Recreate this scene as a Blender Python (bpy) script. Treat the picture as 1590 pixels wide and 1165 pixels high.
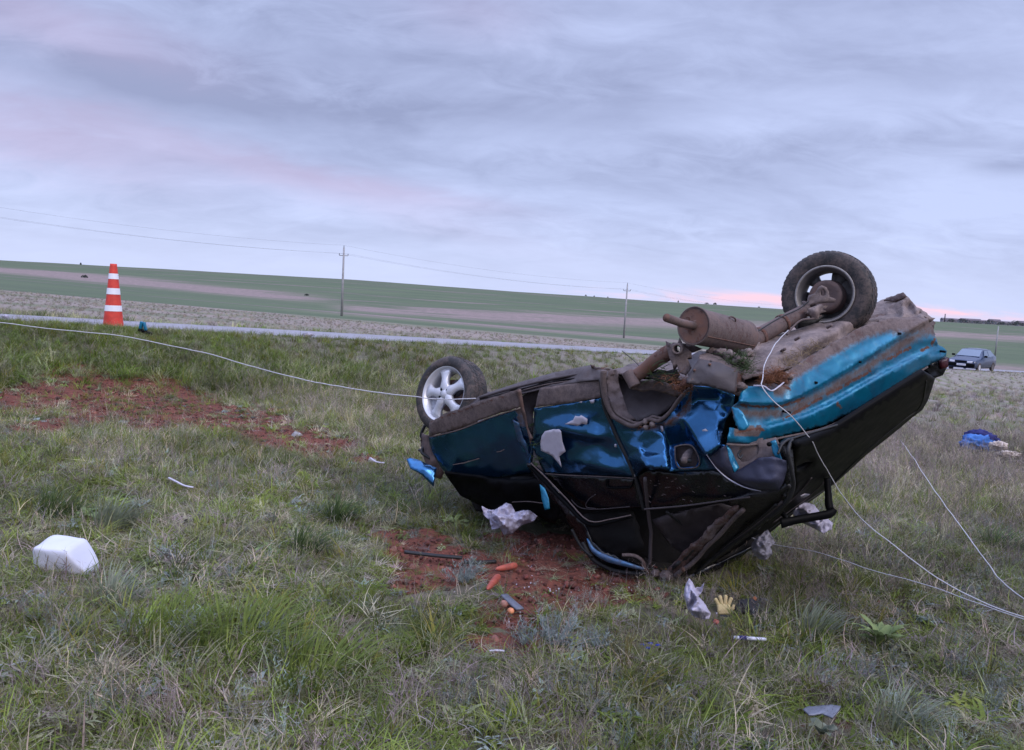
import bpy, bmesh, math, random
import numpy as np
from mathutils import Vector, Matrix, noise as mnoise
from mathutils.geometry import delaunay_2d_cdt

random.seed(7); rng = np.random.default_rng(11)
scene = bpy.context.scene
COL = scene.collection
for o in list(bpy.data.objects): bpy.data.objects.remove(o)

# ------------------------------------------------------------------ camera
EYE = Vector((0, 0, 1.55))
FPX, CX, CY = 1200.0, 795.0, 582.5            # focal length and centre in photo pixels
PITCH, ROLL = math.radians(5.89), math.radians(3.2)
_fw = Vector((0, math.cos(PITCH), -math.sin(PITCH)))
_r0 = Vector((1, 0, 0)); _u0 = _r0.cross(_fw)
CR = (math.cos(ROLL)*_r0 + math.sin(ROLL)*_u0).normalized()
CU = (-math.sin(ROLL)*_r0 + math.cos(ROLL)*_u0).normalized()
CF = _fw
cam_data = bpy.data.cameras.new('camera')
cam = bpy.data.objects.new('camera', cam_data); COL.objects.link(cam)
cam_data.sensor_width = 36; cam_data.lens = 36*FPX/1590
cam_data.clip_start = 0.05; cam_data.clip_end = 9000
cam.matrix_world = Matrix(((CR.x, CU.x, -CF.x, EYE.x), (CR.y, CU.y, -CF.y, EYE.y), (CR.z, CU.z, -CF.z, EYE.z), (0, 0, 0, 1)))
scene.camera = cam

def P(x, y, d):
    """place seen at photo pixel (x, y) at depth d metres"""
    x, y, d = float(x), float(y), float(d)
    return EYE + d*(CF + CR*((x-CX)/FPX) - CU*((y-CY)/FPX))

# ------------------------------------------------------------------ node helper
class V:
    nt = None
    def __init__(s, x): s.s = x
    @staticmethod
    def m(op, *a, clamp=False):
        n = V.nt.nodes.new('ShaderNodeMath'); n.operation = op; n.use_clamp = clamp
        for i, v in enumerate(a):
            if isinstance(v, V): V.nt.links.new(v.s, n.inputs[i])
            else: n.inputs[i].default_value = v
        return V(n.outputs[0])
    def __add__(s, o): return V.m('ADD', s, o)
    __radd__ = __add__
    def __mul__(s, o): return V.m('MULTIPLY', s, o)
    __rmul__ = __mul__
    def __sub__(s, o): return V.m('SUBTRACT', s, o)
    def __rsub__(s, o): return V.m('SUBTRACT', o, s)
    def __truediv__(s, o): return V.m('DIVIDE', s, o)
def clampv(a): return V.m('ADD', a, 0.0, clamp=True)
def smooth(a, lo, hi):
    n = V.nt.nodes.new('ShaderNodeMapRange'); n.interpolation_type = 'SMOOTHSTEP'
    V.nt.links.new(a.s, n.inputs[0]); n.inputs[1].default_value = lo; n.inputs[2].default_value = hi
    return V(n.outputs[0])
def xyz(sock):
    n = V.nt.nodes.new('ShaderNodeSeparateXYZ'); V.nt.links.new(sock, n.inputs[0])
    return V(n.outputs[0]), V(n.outputs[1]), V(n.outputs[2])
def comb(a, b, c):
    n = V.nt.nodes.new('ShaderNodeCombineXYZ')
    for i, v in enumerate((a, b, c)):
        if isinstance(v, V): V.nt.links.new(v.s, n.inputs[i])
        else: n.inputs[i].default_value = v
    return n.outputs[0]
def vscale(sock, sx, sy, sz):
    n = V.nt.nodes.new('ShaderNodeVectorMath'); n.operation = 'MULTIPLY'
    V.nt.links.new(sock, n.inputs[0]); n.inputs[1].default_value = (sx, sy, sz)
    return n.outputs[0]
def nz(vec, scale, detail=4, rough=.55, dist=0.0):
    n = V.nt.nodes.new('ShaderNodeTexNoise')
    if vec is not None: V.nt.links.new(vec, n.inputs['Vector'])
    n.inputs['Scale'].default_value = scale; n.inputs['Detail'].default_value = detail
    n.inputs['Roughness'].default_value = rough; n.inputs['Distortion'].default_value = dist
    return V(n.outputs[0])
def mixc(f, a, b):
    n = V.nt.nodes.new('ShaderNodeMix'); n.data_type = 'RGBA'
    if isinstance(f, V): V.nt.links.new(f.s, n.inputs[0])
    else: n.inputs[0].default_value = f
    for i, v in ((6, a), (7, b)):
        if isinstance(v, (tuple, list)): n.inputs[i].default_value = (*v[:3], 1)
        else: V.nt.links.new(v, n.inputs[i])
    return n.outputs[2]
def mulc(a, k):
    """colour times scalar"""
    n = V.nt.nodes.new('ShaderNodeVectorMath'); n.operation = 'SCALE'
    V.nt.links.new(a, n.inputs[0])
    if isinstance(k, V): V.nt.links.new(k.s, n.inputs['Scale'])
    else: n.inputs['Scale'].default_value = k
    return n.outputs[0]
def attr(name, kind='GEOMETRY'):
    n = V.nt.nodes.new('ShaderNodeAttribute'); n.attribute_name = name; n.attribute_type = kind
    return n

# ------------------------------------------------------------------ sky
world = bpy.data.worlds.new('World'); scene.world = world; world.use_nodes = True
nt = world.node_tree; nt.nodes.clear(); V.nt = nt
out = nt.nodes.new('ShaderNodeOutputWorld'); bg = nt.nodes.new('ShaderNodeBackground')
nt.links.new(bg.outputs[0], out.inputs[0])
SUN_EL, SUN_AZ = math.radians(38), math.radians(140)      # azimuth from +Y towards +X
sky = nt.nodes.new('ShaderNodeTexSky'); sky.sky_type = 'NISHITA'; sky.sun_disc = False
sky.sun_elevation = SUN_EL; sky.sun_rotation = SUN_AZ
tc = nt.nodes.new('ShaderNodeTexCoord')
dx, dy, dz = xyz(tc.outputs['Generated'])
el = V.m('MAXIMUM', dz, 0.0)
inv = 1.0/1.0
den = el + 0.26
cu, cv = dx/den, dy/den
base_v = comb(cu, cv, 0.0)
n1 = nz(vscale(base_v, .75, 1.0, 1), 1.5, 7, .56, .5)
n2 = nz(vscale(base_v, 1.1, 1.7, 1), 4.2, 6, .62, .7)
n3 = nz(comb(dx*3.0, dy*1.5, el*18.0), 1.6, 3, .5, .5)   # flat layers low down
n4 = nz(vscale(base_v, .6, 1.0, 1), .55, 3, .5, .3)
def blob(px, py, rx, ry, tilt=0.0):
    """soft cloud bank seen in direction of photo pixel px, py (sizes in radians)"""
    d = (CF + CR*((px-CX)/FPX) - CU*((py-CY)/FPX)).normalized()
    s = Vector((d.y, -d.x, 0)).normalized(); u = s.cross(d).normalized()
    s2 = s*math.cos(tilt) + u*math.sin(tilt); u2 = u*math.cos(tilt) - s*math.sin(tilt)
    a = (dx*s2.x + dy*s2.y + dz*s2.z)*(1/rx); b = (dx*u2.x + dy*u2.y + dz*u2.z)*(1/ry)
    f = dx*d.x + dy*d.y + dz*d.z
    b = b + (n2-0.5)*1.6
    g = V.m('EXPONENT', (a*a + b*b)*-1.0)
    return g*smooth(f, 0.0, .3)
wob = (n1-0.5)
dark = blob(330, 150, .22, .035, -.05)*.9 + blob(820, 170, .22, .03, .1)*.4 + blob(1575, 255, .035, .010)*.7 \
    + blob(1150, 270, .30, .025, .12)*.10 + blob(480, 60, .4, .04, 0)*.35 + blob(100, 370, .14, .008)*.3 + blob(690, 365, .10, .008)*.35
lite = blob(1300, 180, .20, .03, .05)*.6 + blob(560, 205, .25, .03)*.3 + blob(900, 330, .5, .03)*.5 + blob(1540, 330, .1, .05)*.4
pink = blob(40, 215, .16, .035, -.12)*.75 + blob(420, 265, .30, .022, -.20)*.55 + blob(90, 40, .14, .03, -.1)*.6 \
    + blob(740, 20, .08, .03)*.3 + blob(640, 300, .14, .014, -.1)*.5
t = (n1-.5)*1.5 + (n2-.5)*.75 + (n3-.5)*.3 + lite*.55 - dark*.75
t = clampv(t*1.15 + .52)
c = mixc(t, (.285, .325, .515), (.52, .595, .88))
c = mixc(clampv(pink*.62), c, (.53, .41, .60))
# pale band low down, then the pink strip right on the horizon
low = smooth(el*-1.0, -.13, -.0)
c = mixc(low*.80, c, (.60, .67, .95))
az = V.m('ARCTAN2', dx, dy)
strip = V.m('EXPONENT', V.m('POWER', (dz - (0.009 + (n3-.5)*.03))/.0075, 2.0)*-1.0)
right_side = smooth(az, -.05, .42)
strip = strip*right_side
strip = strip*smooth(n3*.6+n2*.4, .40, .60)
c = mixc(clampv(strip*1.15), c, (.95, .62, .74))
# overcast sky: brighter towards the zenith (CIE overcast)
gain = 1.0 + smooth(dz, .36, .95)*2.6
c = mulc(c, gain)
under = smooth(dz, -.25, -.01)
c = mixc(under, (.10, .105, .12), c)
add = nt.nodes.new('ShaderNodeVectorMath'); add.operation = 'ADD'
nt.links.new(c, add.inputs[0]); nt.links.new(mulc(sky.outputs[0], .006), add.inputs[1])
nt.links.new(add.outputs[0], bg.inputs[0]); bg.inputs[1].default_value = 1.0
world.cycles.sampling_method = 'MANUAL'; world.cycles.sample_map_resolution = 512

sun = bpy.data.lights.new('sun', 'SUN'); sun.energy = 1.5; sun.angle = math.radians(28); sun.color = (1, .88, .78)
so = bpy.data.objects.new('sun', sun); COL.objects.link(so)
sd = Vector((math.sin(SUN_AZ)*math.cos(SUN_EL), math.cos(SUN_AZ)*math.cos(SUN_EL), math.sin(SUN_EL)))
so.rotation_euler = sd.to_track_quat('Z', 'Y').to_euler()
scene.view_settings.view_transform = 'Standard'; scene.view_settings.look = 'None'
scene.view_settings.exposure = 0.15; scene.view_settings.gamma = 1.0
scene.view_settings.use_curve_mapping = False
scene.cycles.max_bounces = 6; scene.cycles.diffuse_bounces = 3; scene.cycles.glossy_bounces = 3
scene.cycles.transmission_bounces = 4; scene.cycles.transparent_max_bounces = 8
scene.cycles.use_denoising = True

# ------------------------------------------------------------------ materials
def new_mat(name):
    m = bpy.data.materials.new(name); m.use_nodes = True
    V.nt = m.node_tree
    b = m.node_tree.nodes['Principled BSDF']
    return m, b
def link(a, b): V.nt.links.new(a.s if isinstance(a, V) else a, b)
def bump(h, strength, dist, bsdf):
    n = V.nt.nodes.new('ShaderNodeBump'); n.inputs['Strength'].default_value = strength; n.inputs['Distance'].default_value = dist
    link(h, n.inputs['Height']); V.nt.links.new(n.outputs[0], bsdf.inputs['Normal'])
def pos(): return V.nt.nodes.new('ShaderNodeNewGeometry').outputs['Position']
def simple(name, c1, c2=None, scale=20, rough=.6, metal=0.0, bstr=.15, coat=0.0, bscale=None, rv=.15, detail=6):
    m, b = new_mat(name)
    tcn = V.nt.nodes.new('ShaderNodeTexCoord').outputs['Object'] 
    n = nz(tcn, scale, detail, .62, .2)
    c2 = c2 or tuple(x*.7 for x in c1)
    link(mixc(smooth(n, .3, .7), c1, c2), b.inputs['Base Color'])
    link(clampv(n*rv*2 + (rough-rv)), b.inputs['Roughness'])
    b.inputs['Metallic'].default_value = metal
    if coat: b.inputs['Coat Weight'].default_value = coat; b.inputs['Coat Roughness'].default_value = .08
    if bstr: bump(nz(tcn, bscale or scale*3, 5, .6), bstr, .01, b)
    return m
M = {}
def dirty(name, base, rough, metal, rustamt=.3, dirtcol=(.165, .122, .112), coat=0.0, base2=None, bst=.40):
    """painted or bare sheet with dust, rust and scratches; attribute 'dirt' drives the dust"""
    m, b = new_mat(name)
    p = V.nt.nodes.new('ShaderNodeTexCoord').outputs['Object']
    da = V(attr('dirt').outputs['Fac'])
    big = nz(p, 5, 8, .65, .6); fine = nz(p, 38, 6, .7, .3); mott = nz(p, 150, 3, .7)
    scr = nz(vscale(p, 3, 60, 60), 3.0, 4, .7, 1.2)
    d = smooth(da*1.35 + ((big-.5)*1.0 + (fine-.5)*.8 + (mott-.5)*.3)*clampv(da*1.6+.35) - .12, .12, .75)
    film = clampv(smooth(fine*.5 + big*.5, .45, .8)*.10)
    d = V.m('MAXIMUM', d, film)
    rm = V(attr('rustm').outputs['Fac'])
    r = smooth(fine*.45 + big*.55 + da*.10*rustamt*3, .66-.12*rustamt, .72-.12*rustamt)*rustamt*1.4
    r = V.m('MAXIMUM', clampv(r), smooth(rm + (fine-.5)*1.3 + (big-.5)*.6, .42, .58))
    basec = mixc(smooth(big, .35, .65), base, base2 or tuple(x*.86 for x in base))
    sc = smooth(scr, .70, .74)*.35
    basec = mixc(sc, basec, (.5, .52, .55))
    dc = mixc(smooth(mott*.25+fine*.35+big*.4, .38, .62), dirtcol, (dirtcol[0]*.42, dirtcol[1]*.42, dirtcol[2]*.46))
    c1 = mixc(d, basec, dc)
    c1 = mixc(clampv(r), c1, mixc(smooth(mott*.5+fine*.5, .35, .65), (.15, .062, .038), (.065, .030, .024)))
    link(c1, b.inputs['Base Color'])
    cover = V.m('MAXIMUM', d, clampv(r))
    link(clampv(cover*(.92-rough) + rough + (fine-.5)*.12), b.inputs['Roughness'])
    link((1.0-cover)*metal, b.inputs['Metallic'])
    if coat:
        link((1.0-cover)*coat, b.inputs['Coat Weight']); b.inputs['Coat Roughness'].default_value = .10
    bump(fine*.5*(cover*(1-bst/.4) + bst/.4) + big*.6 + mott*cover*.9, max(bst, .25), .006, b)
    return m
M['paint'] = dirty('blue_car_paint', (.048, .160, .325), .22, .94, .05, coat=.05, base2=(.038, .130, .275), bst=.08)
M['teal'] = dirty('teal_skylit_paint', (.004, .17, .29), .38, .35, .30, coat=.2, base2=(.005, .125, .235), bst=.2)  # copy of the car paint, sky light on the tail put into its teal
M['blackpaint'] = dirty('dark_car_paint', (.003, .0035, .006), .25, .0, .02, coat=.08, dirtcol=(.045, .036, .034))
M['dust'] = dirty('dusty_underseal', (.155, .120, .118), .85, 0, .25, base2=(.10, .078, .077))
M['dusttan'] = dirty('tan_dried_mud', (.25, .195, .18), .9, 0, .08, dirtcol=(.235, .18, .162), base2=(.18, .138, .125))
M['rust'] = dirty('rusty_steel', (.16, .075, .05), .8, .1, .8, base2=(.12, .08, .07))
M['rustbrown'] = dirty('brown_rusted_pipe', (.13, .075, .062), .72, .1, .45, base2=(.085, .056, .052))
M['darkdust'] = dirty('grey_brown_sheet', (.062, .050, .054), .6, .1, .15, base2=(.038, .031, .035))
M['black'] = simple('black_plastic', (.003, .003, .0035), (.005, .005, .006), 12, .5, 0, .1)
M['black'].node_tree.nodes['Principled BSDF'].inputs['Specular IOR Level'].default_value = .06
M['slate'] = dirty('slate_sky_tint', (.042, .043, .075), .45, .2, .04, base2=(.035, .036, .066))  # sky reflection on the upturned flap, put into the base colour
M['rubber'] = simple('black_rubber_seal', (.006, .006, .007), (.014, .013, .014), 30, .6, 0, .2)
M['interior'] = simple('cabin_trim_and_shade', (.005, .0045, .005), (.012, .010, .010), 8, .85, 0, .3)  # near-black: cabin shade is put into the trim colour
M['tyre'] = None
m, b = new_mat('tyre_rubber'); p = V.nt.nodes.new('ShaderNodeTexCoord').outputs['Object']
n = nz(p, 14, 7, .65, .5); n2_ = nz(p, 90, 4, .6)
link(mixc(smooth(n*.7+n2_*.3, .42, .62), (.018, .017, .018), (.085, .062, .055)), b.inputs['Base Color'])
b.inputs['Roughness'].default_value = .75; bump(n2_, .25, .004, b); M['tyre'] = m
M['alloy'] = dirty('silver_alloy', (.60, .60, .64), .38, .35, .04, dirtcol=(.32, .26, .25), base2=(.52, .52, .56))
M['steelrim'] = dirty('grey_steel_rim', (.14, .13, .13), .5, .3, .3, dirtcol=(.12, .10, .095))
M['rimlip'] = dirty('dusty_rim_lip', (.30, .28, .27), .5, .2, .1, dirtcol=(.24, .20, .18))
M['chip'] = simple('bare_filler_white', (.50, .47, .54), (.43, .40, .47), 30, .5, 0, .1)
M['glass'] = simple('smoked_glass', (.004, .004, .006), (.006, .006, .008), 6, .08, 0, 0, rv=.03)
M['redlens'] = simple('red_lens', (.07, .010, .014), (.04, .006, .010), 20, .3, 0, .1)
def fleck(name, c1, c2, alpha=1.0, rough=.45, scale=12, sub=.0):
    m = simple(name, c1, c2, scale, rough, 0, .5, bscale=scale*2)
    b = m.node_tree.nodes['Principled BSDF']
    if alpha < 1: b.inputs['Alpha'].default_value = alpha
    return m
M['bag'] = fleck('white_plastic_bag', (.46, .43, .54), (.36, .34, .44), .92)
M['bagclear'] = fleck('cloudy_plastic_bag', (.34, .32, .38), (.26, .25, .30), .55)
M['jug'] = simple('milky_canister_plastic', (.57, .58, .68), (.52, .53, .62), 4, .5, 0, .08); 
M['orange'] = simple('orange_cone_rubber', (.66, .055, .036), (.48, .040, .028), 9, .65, 0, .1)
M['white'] = simple('white_reflective_band', (.80, .80, .86), (.72, .72, .80), 8, .4, 0, .05)
M['carrot'] = simple('carrot_skin', (.42, .095, .060), (.27, .062, .045), 18, .6, 0, .5, bscale=60)
M['onion'] = simple('brown_onion_skin', (.34, .15, .11), (.24, .11, .09), 24, .6, 0, .2)
M['peach'] = simple('pale_orange_peel', (.72, .30, .14), (.60, .20, .09), 24, .5, 0, .2)
M['cord'] = simple('white_cord', (.52, .51, .54), (.38, .37, .40), 60, .8, 0, .3)
M['concrete'] = simple('pole_concrete', (.34, .33, .34), (.25, .24, .25), 3, .9, 0, .2)
M['wire'] = simple('grey_wire', (.10, .10, .12), None, 3, .7, 0, 0)
M['denim'] = simple('blue_cloth', (.05, .16, .45), (.03, .10, .32), 14, .9, 0, .4)
M['navy'] = simple('navy_cloth', (.018, .02, .13), (.012, .014, .08), 14, .9, 0, .4)
M['cream'] = simple('cream_cloth', (.55, .46, .40), (.42, .35, .30), 14, .9, 0, .4)
M['leather'] = simple('glove_yellow', (.55, .44, .22), (.40, .30, .15), 20, .7, 0, .3)
M['blackcloth'] = simple('black_bag_cloth', (.012, .013, .02), (.03, .03, .04), 14, .8, 0, .5)
M['greyplate'] = simple('grey_plate', (.16, .17, .21), (.11, .115, .14), 14, .5, .2, .3)
M['blueplastic'] = simple('blue_plastic', (.015, .03, .26), (.01, .02, .18), 14, .4, 0, .2)

# ------------------------------------------------------------------ object helpers
def link_obj(o, parent=None):
    COL.objects.link(o)
    if parent is not None: o.parent = parent
    return o
def obj(name, me, mat, parent=None, smooth_=True):
    if isinstance(me, bmesh.types.BMesh):
        bm = me; me = bpy.data.meshes.new(name); bm.to_mesh(me); bm.free()
    for m_ in (mat if isinstance(mat, (list, tuple)) else [mat]): me.materials.append(m_)
    if smooth_: me.polygons.foreach_set('use_smooth', [True]*len(me.polygons))
    o = bpy.data.objects.new(name, me)
    if parent is not None:
        me.transform(Matrix.Translation(-parent.location) if parent.type == 'EMPTY' else Matrix.Identity(4))
    return link_obj(o, parent)
def child_of(name, me, mat, part, smooth_=True):
    """sub-part: same frame as its part"""
    root = part.parent
    if isinstance(me, bmesh.types.BMesh):
        bm = me; me = bpy.data.meshes.new(name); bm.to_mesh(me); bm.free()
    me.materials.append(mat)
    if smooth_: me.polygons.foreach_set('use_smooth', [True]*len(me.polygons))
    if root is not None: me.transform(Matrix.Translation(-root.location))
    o = bpy.data.objects.new(name, me); return link_obj(o, part)
def thing(name, label, cat, loc=(0, 0, 0), group=None):
    o = bpy.data.objects.new(name, None); o.location = loc; o.empty_display_size = .1
    COL.objects.link(o); o['label'] = label; o['category'] = cat
    if group: o['group'] = group
    return o
def tag(o, label, cat, group=None):
    o['label'] = label; o['category'] = cat
    if group: o['group'] = group
    return o
def sharp(o, ang=35):
    """split shading at hard edges"""
    me = o.data; bm = bmesh.new(); bm.from_mesh(me)
    a = math.radians(ang)
    for e in bm.edges:
        if len(e.link_faces) == 2 and e.calc_face_angle(0) > a: e.smooth = False
    bm.to_mesh(me); bm.free(); return o

def tube(pts, radii, seg=10, caps=True, bm=None, squash=None):
    bm = bm or bmesh.new()
    if not isinstance(radii, (list, tuple)): radii = [radii]*len(pts)
    radii = [float(r_) for r_ in radii]; pts = [Vector(p_) for p_ in pts]; rings = []; prev = None
    for i, p_ in enumerate(pts):
        t_ = (pts[min(i+1, len(pts)-1)] - pts[max(i-1, 0)]).normalized()
        if prev is None:
            n_ = t_.orthogonal().normalized()
        else:
            n_ = (prev - t_*prev.dot(t_)).normalized()
        prev = n_; b_ = t_.cross(n_)
        rings.append([bm.verts.new(p_ + radii[i]*(math.cos(2*math.pi*k/seg)*n_ + math.sin(2*math.pi*k/seg)*b_)) for k in range(seg)])
    for a, b in zip(rings, rings[1:]):
        for k in range(seg): bm.faces.new((a[k], a[(k+1) % seg], b[(k+1) % seg], b[k]))
    if caps:
        bm.faces.new(rings[0][::-1]); bm.faces.new(rings[-1])
    return bm
def catmull(pts, n=8):
    pts = [Vector(p_) for p_ in pts]; out_ = []
    for i in range(len(pts)-1):
        p0, p1, p2, p3 = pts[max(i-1, 0)], pts[i], pts[i+1], pts[min(i+2, len(pts)-1)]
        for k in range(n):
            t_ = k/n
            out_.append(.5*((2*p1) + (-p0+p2)*t_ + (2*p0-5*p1+4*p2-p3)*t_*t_ + (-p0+3*p1-3*p2+p3)*t_**3))
    out_.append(pts[-1]); return out_
def lathe(profile, seg=32, bm=None, mtx=None, cap=False, a0=0, a1=2*math.pi):
    """profile [(r, axial)] turned round local Z"""
    bm = bm or bmesh.new(); mtx = mtx or Matrix.Identity(4); rings = []
    full = abs(a1-a0-2*math.pi) < 1e-6; n_ = seg if full else seg+1
    for r_, z_ in profile:
        rings.append([bm.verts.new(mtx @ Vector((r_*math.cos(a0+(a1-a0)*k/seg), r_*math.sin(a0+(a1-a0)*k/seg), z_))) for k in range(n_)])
    for a, b in zip(rings, rings[1:]):
        for k in range(seg if full else seg): bm.faces.new((a[k], a[(k+1) % n_], b[(k+1) % n_], b[k]))
    if cap: bm.faces.new(rings[0][::-1]); bm.faces.new(rings[-1])
    return bm
def box(bm, mtx, sx, sy, sz, bev=0.0):
    r_ = bmesh.ops.create_cube(bm, size=1, matrix=mtx @ Matrix.Diagonal((sx, sy, sz, 1)))
    if bev:
        es = list({e for v in r_['verts'] for e in v.link_edges})
        bmesh.ops.bevel(bm, geom=es, offset=bev, segments=2, affect='EDGES', profile=.6)
    return bm
def frame(origin, z, xhint):
    z = Vector(z).normalized(); x = Vector(xhint); x = (x - z*x.dot(z)).normalized(); y = z.cross(x)
    o_ = Vector(origin)
    return Matrix(((x.x, y.x, z.x, o_.x), (x.y, y.y, z.y, o_.y), (x.z, y.z, z.z, o_.z), (0, 0, 0, 1)))

# ------------------------------------------------------------------ terrain
def vnoise(x, y, seed=0):
    xi = np.floor(x).astype(np.int64); yi = np.floor(y).astype(np.int64); xf = x-xi; yf = y-yi
    def hsh(a, b):
        n_ = (a*374761393 + b*668265263 + seed*1274126177) & 0xffffffff
        n_ = ((n_ ^ (n_ >> 13))*1274126177) & 0xffffffff
        return ((n_ ^ (n_ >> 16)) & 0xffff)/65535.0
    u = xf*xf*(3-2*xf); v = yf*yf*(3-2*yf)
    return (hsh(xi, yi)*(1-u)+hsh(xi+1, yi)*u)*(1-v) + (hsh(xi, yi+1)*(1-u)+hsh(xi+1, yi+1)*u)*v
def fbm(x, y, o_=4, seed=0):
    s_ = 0; a = .5
    for i in range(o_): s_ = s_ + a*vnoise(x*2**i, y*2**i, seed+i*17); a *= .5
    return s_/(1-.5**o_)
def sst(x, a, b):
    t_ = np.clip((x-a)/(b-a), 0, 1); return t_*t_*(3-2*t_)
def sp(x, y): return (x+y)*.70710678, (y-x)*.70710678
BQ, BZ = [14.6, 15.0, 15.4, 22.9, 23.5, 25.5, 28], [.77, .75, .69, .53, .48, .2, 0]      # bank and road cross-section
crest_ang = np.array([-1.2, -.66, -.5, -.2, 0, .17, .34, .55, .66, 1.2])
crest_off = np.array([9, 9.5, 10, 9.5, 5.5, 3.5, 1.5, -1, -2, -4.0])   # photo px above the horizon
def terrain(x, y):
    x = np.asarray(x, float); y = np.asarray(y, float)
    s_, q = sp(x, y)
    base = -.043*s_
    base = np.where(s_ < -5, .215 + (s_+5)*-.01, base)
    near = base + np.where(q < 14.6, .77*sst(q, 10.8, 14.6), np.interp(q, BQ, BZ))
    r_ = np.hypot(x, y)
    k = x/np.maximum(y, 1.0)
    off = np.interp(k, crest_ang, crest_off)
    # low, nearly level country beyond, rising to the crest
    s150 = -.043*np.clip(s_, -5, 140)
    D = np.maximum(y, 1)
    zc = 1.55 + 620*off/1200
    far = s150*(1-sst(D, 130, 600)) + zc*sst(D, 130, 620)**1.0
    far = np.where(D > 620, zc - (D-620)*.004, far)
    far = np.where(k > .36, np.minimum(far, 1.55-.0035*D*np.clip((k-.36)*8, 0, 1) + 0*D), far)
    w = sst(D, 95, 165)
    z = near*(1-w) + far*w
    z = z + .35*(fbm(x*.02, y*.02, 3, 5)-.5)*sst(r_, 90, 240)*2
    return z
def micro(x, y):
    r_ = np.hypot(x, y); f = 1-sst(r_, 14, 30)
    return (.09*(fbm(x*.9, y*.9, 4, 3)-.5) + .045*(fbm(x*4, y*4, 3, 9)-.5))*f
def G(x, y, lift=0.0, dmax=300):
    """ground point under photo pixel"""
    d = 1.5
    while d < dmax:
        w = P(x, y, d)
        if w.z < float(terrain(w.x, w.y)) + lift: break
        d += max(.01, d*.002)
    return P(x, y, d)
def gz(x, y): return float(terrain(x, y)) + float(micro(np.array(x, float), np.array(y, float)))

SOIL = [  # red soil scars: photo pixel, half sizes there, strength
    (60, 622, 75, 26, 1), (150, 620, 90, 20, 1), (230, 632, 90, 22, 1.1), (310, 645, 70, 22, 1.1), (380, 655, 70, 20, 1), (95, 655, 60, 24, .8),
    (440, 680, 60, 18, 1), (510, 695, 50, 14, .8), (570, 712, 30, 10, .6), (240, 600, 60, 12, .8),
    (640, 835, 60, 14, .8), (700, 875, 80, 22, .9), (640, 900, 50, 22, .8), (830, 880, 90, 36, 1.1), (900, 900, 80, 40, .9), (980, 930, 50, 22, .6),
    (770, 1003, 45, 14, .9), (800, 955, 50, 20, .8), (850, 850, 60, 20, .9), (1000, 880, 60, 20, .6), (620, 860, 40, 16, .6)]
_soil = []
for (x_, y_, rx_, ry_, a_) in SOIL:
    c_ = G(x_, y_); r1 = (G(x_+rx_, y_)-c_).length; r2 = (G(x_, y_+ry_)-c_).length*1.15
    _soil.append((c_.x, c_.y, r1, max(r2, .12), a_))
def soil_soft(x, y):
    s_ = np.zeros_like(x)
    for cx_, cy_, r1, r2, a_ in _soil: s_ = np.maximum(s_, np.exp(-(((x-cx_)/(r1*1.5))**2+((y-cy_+.25)/(r2*1.6))**2)))
    return s_
def soil(x, y):
    s_ = np.zeros_like(x)
    for cx_, cy_, r1, r2, a_ in _soil:
        s_ = np.maximum(s_, a_*np.exp(-(((x-cx_)/r1)**2+((y-cy_)/r2)**2)*.9))
    n_ = fbm(x*2.6, y*2.6, 4, 21)
    n2__ = fbm(x*9, y*9, 3, 31)
    return np.clip((s_*1.55 - .30 + (n_-.5)*1.3 + (n2__-.5)*.7)*2.6, 0, 1)

def axis_lin(segs):
    o_ = []
    for a, b, st in segs: o_ += list(np.arange(a, b, st))
    return np.array(o_)
ys = [ -40, -30, -20, -12, -7, -4, -2, -.5, .6, 1.2] + list(np.arange(1.6, 13.2, .055))
yy = ys[-1]; st = .07
while yy < 5200: yy += st; st *= 1.045; ys.append(yy)
xs = list(np.arange(-7.5, 7.5, .055)); pos_, st = xs[-1], .06; ext = []
while pos_ < 4200: pos_ += st; st *= 1.05; ext.append(pos_)
xs = [-e for e in ext[::-1]] + xs + ext
X, Y = np.meshgrid(np.array(xs), np.array(ys))
Z = terrain(X, Y) + micro(X, Y)
S = soil(X, Y)*(np.hypot(X, Y) < 14)
S = np.where(np.hypot(X, Y) < 14, S, 0)
Z = Z + S*(.06*(fbm(X*7, Y*7, 4, 77)-.62) + .03*(fbm(X*22, Y*22, 2, 78)-.5))
nx, ny = len(xs), len(ys)
me = bpy.data.meshes.new('ground')
me.vertices.add(nx*ny); me.vertices.foreach_set('co', np.stack([X.ravel(), Y.ravel(), Z.ravel()], 1).ravel())
i0 = (np.arange(ny-1)[:, None]*nx + np.arange(nx-1)[None, :]).ravel()
quads = np.stack([i0, i0+1, i0+nx+1, i0+nx], 1)
me.loops.add(quads.size); me.polygons.add(len(quads))
me.loops.foreach_set('vertex_index', quads.ravel()); me.polygons.foreach_set('loop_start', np.arange(0, quads.size, 4))
me.polygons.foreach_set('use_smooth', np.ones(len(quads), bool))
me.update(calc_edges=True)
a_ = me.attributes.new('soil', 'FLOAT', 'POINT'); a_.data.foreach_set('value', S.ravel().astype(np.float32))
m, b = new_mat('steppe_ground'); M['ground'] = m
p = pos(); gx, gy, gz_ = xyz(p)
sl = V(attr('soil').outputs['Fac'])
q = (gy-gx)*.70710678; ss = (gx+gy)*.70710678
nA = nz(p, .35, 6, .6, .4); nB = nz(p, 3.0, 6, .65, .3); nC = nz(p, 16, 5, .7, .2); nD = nz(p, 60, 4, .7)
nearc = mixc(smooth(nB, .35, .65), (.080, .085, .048), (.135, .110, .090))
nearc = mixc(smooth(nC, .45, .7)*.7, nearc, (.20, .175, .13))
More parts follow.
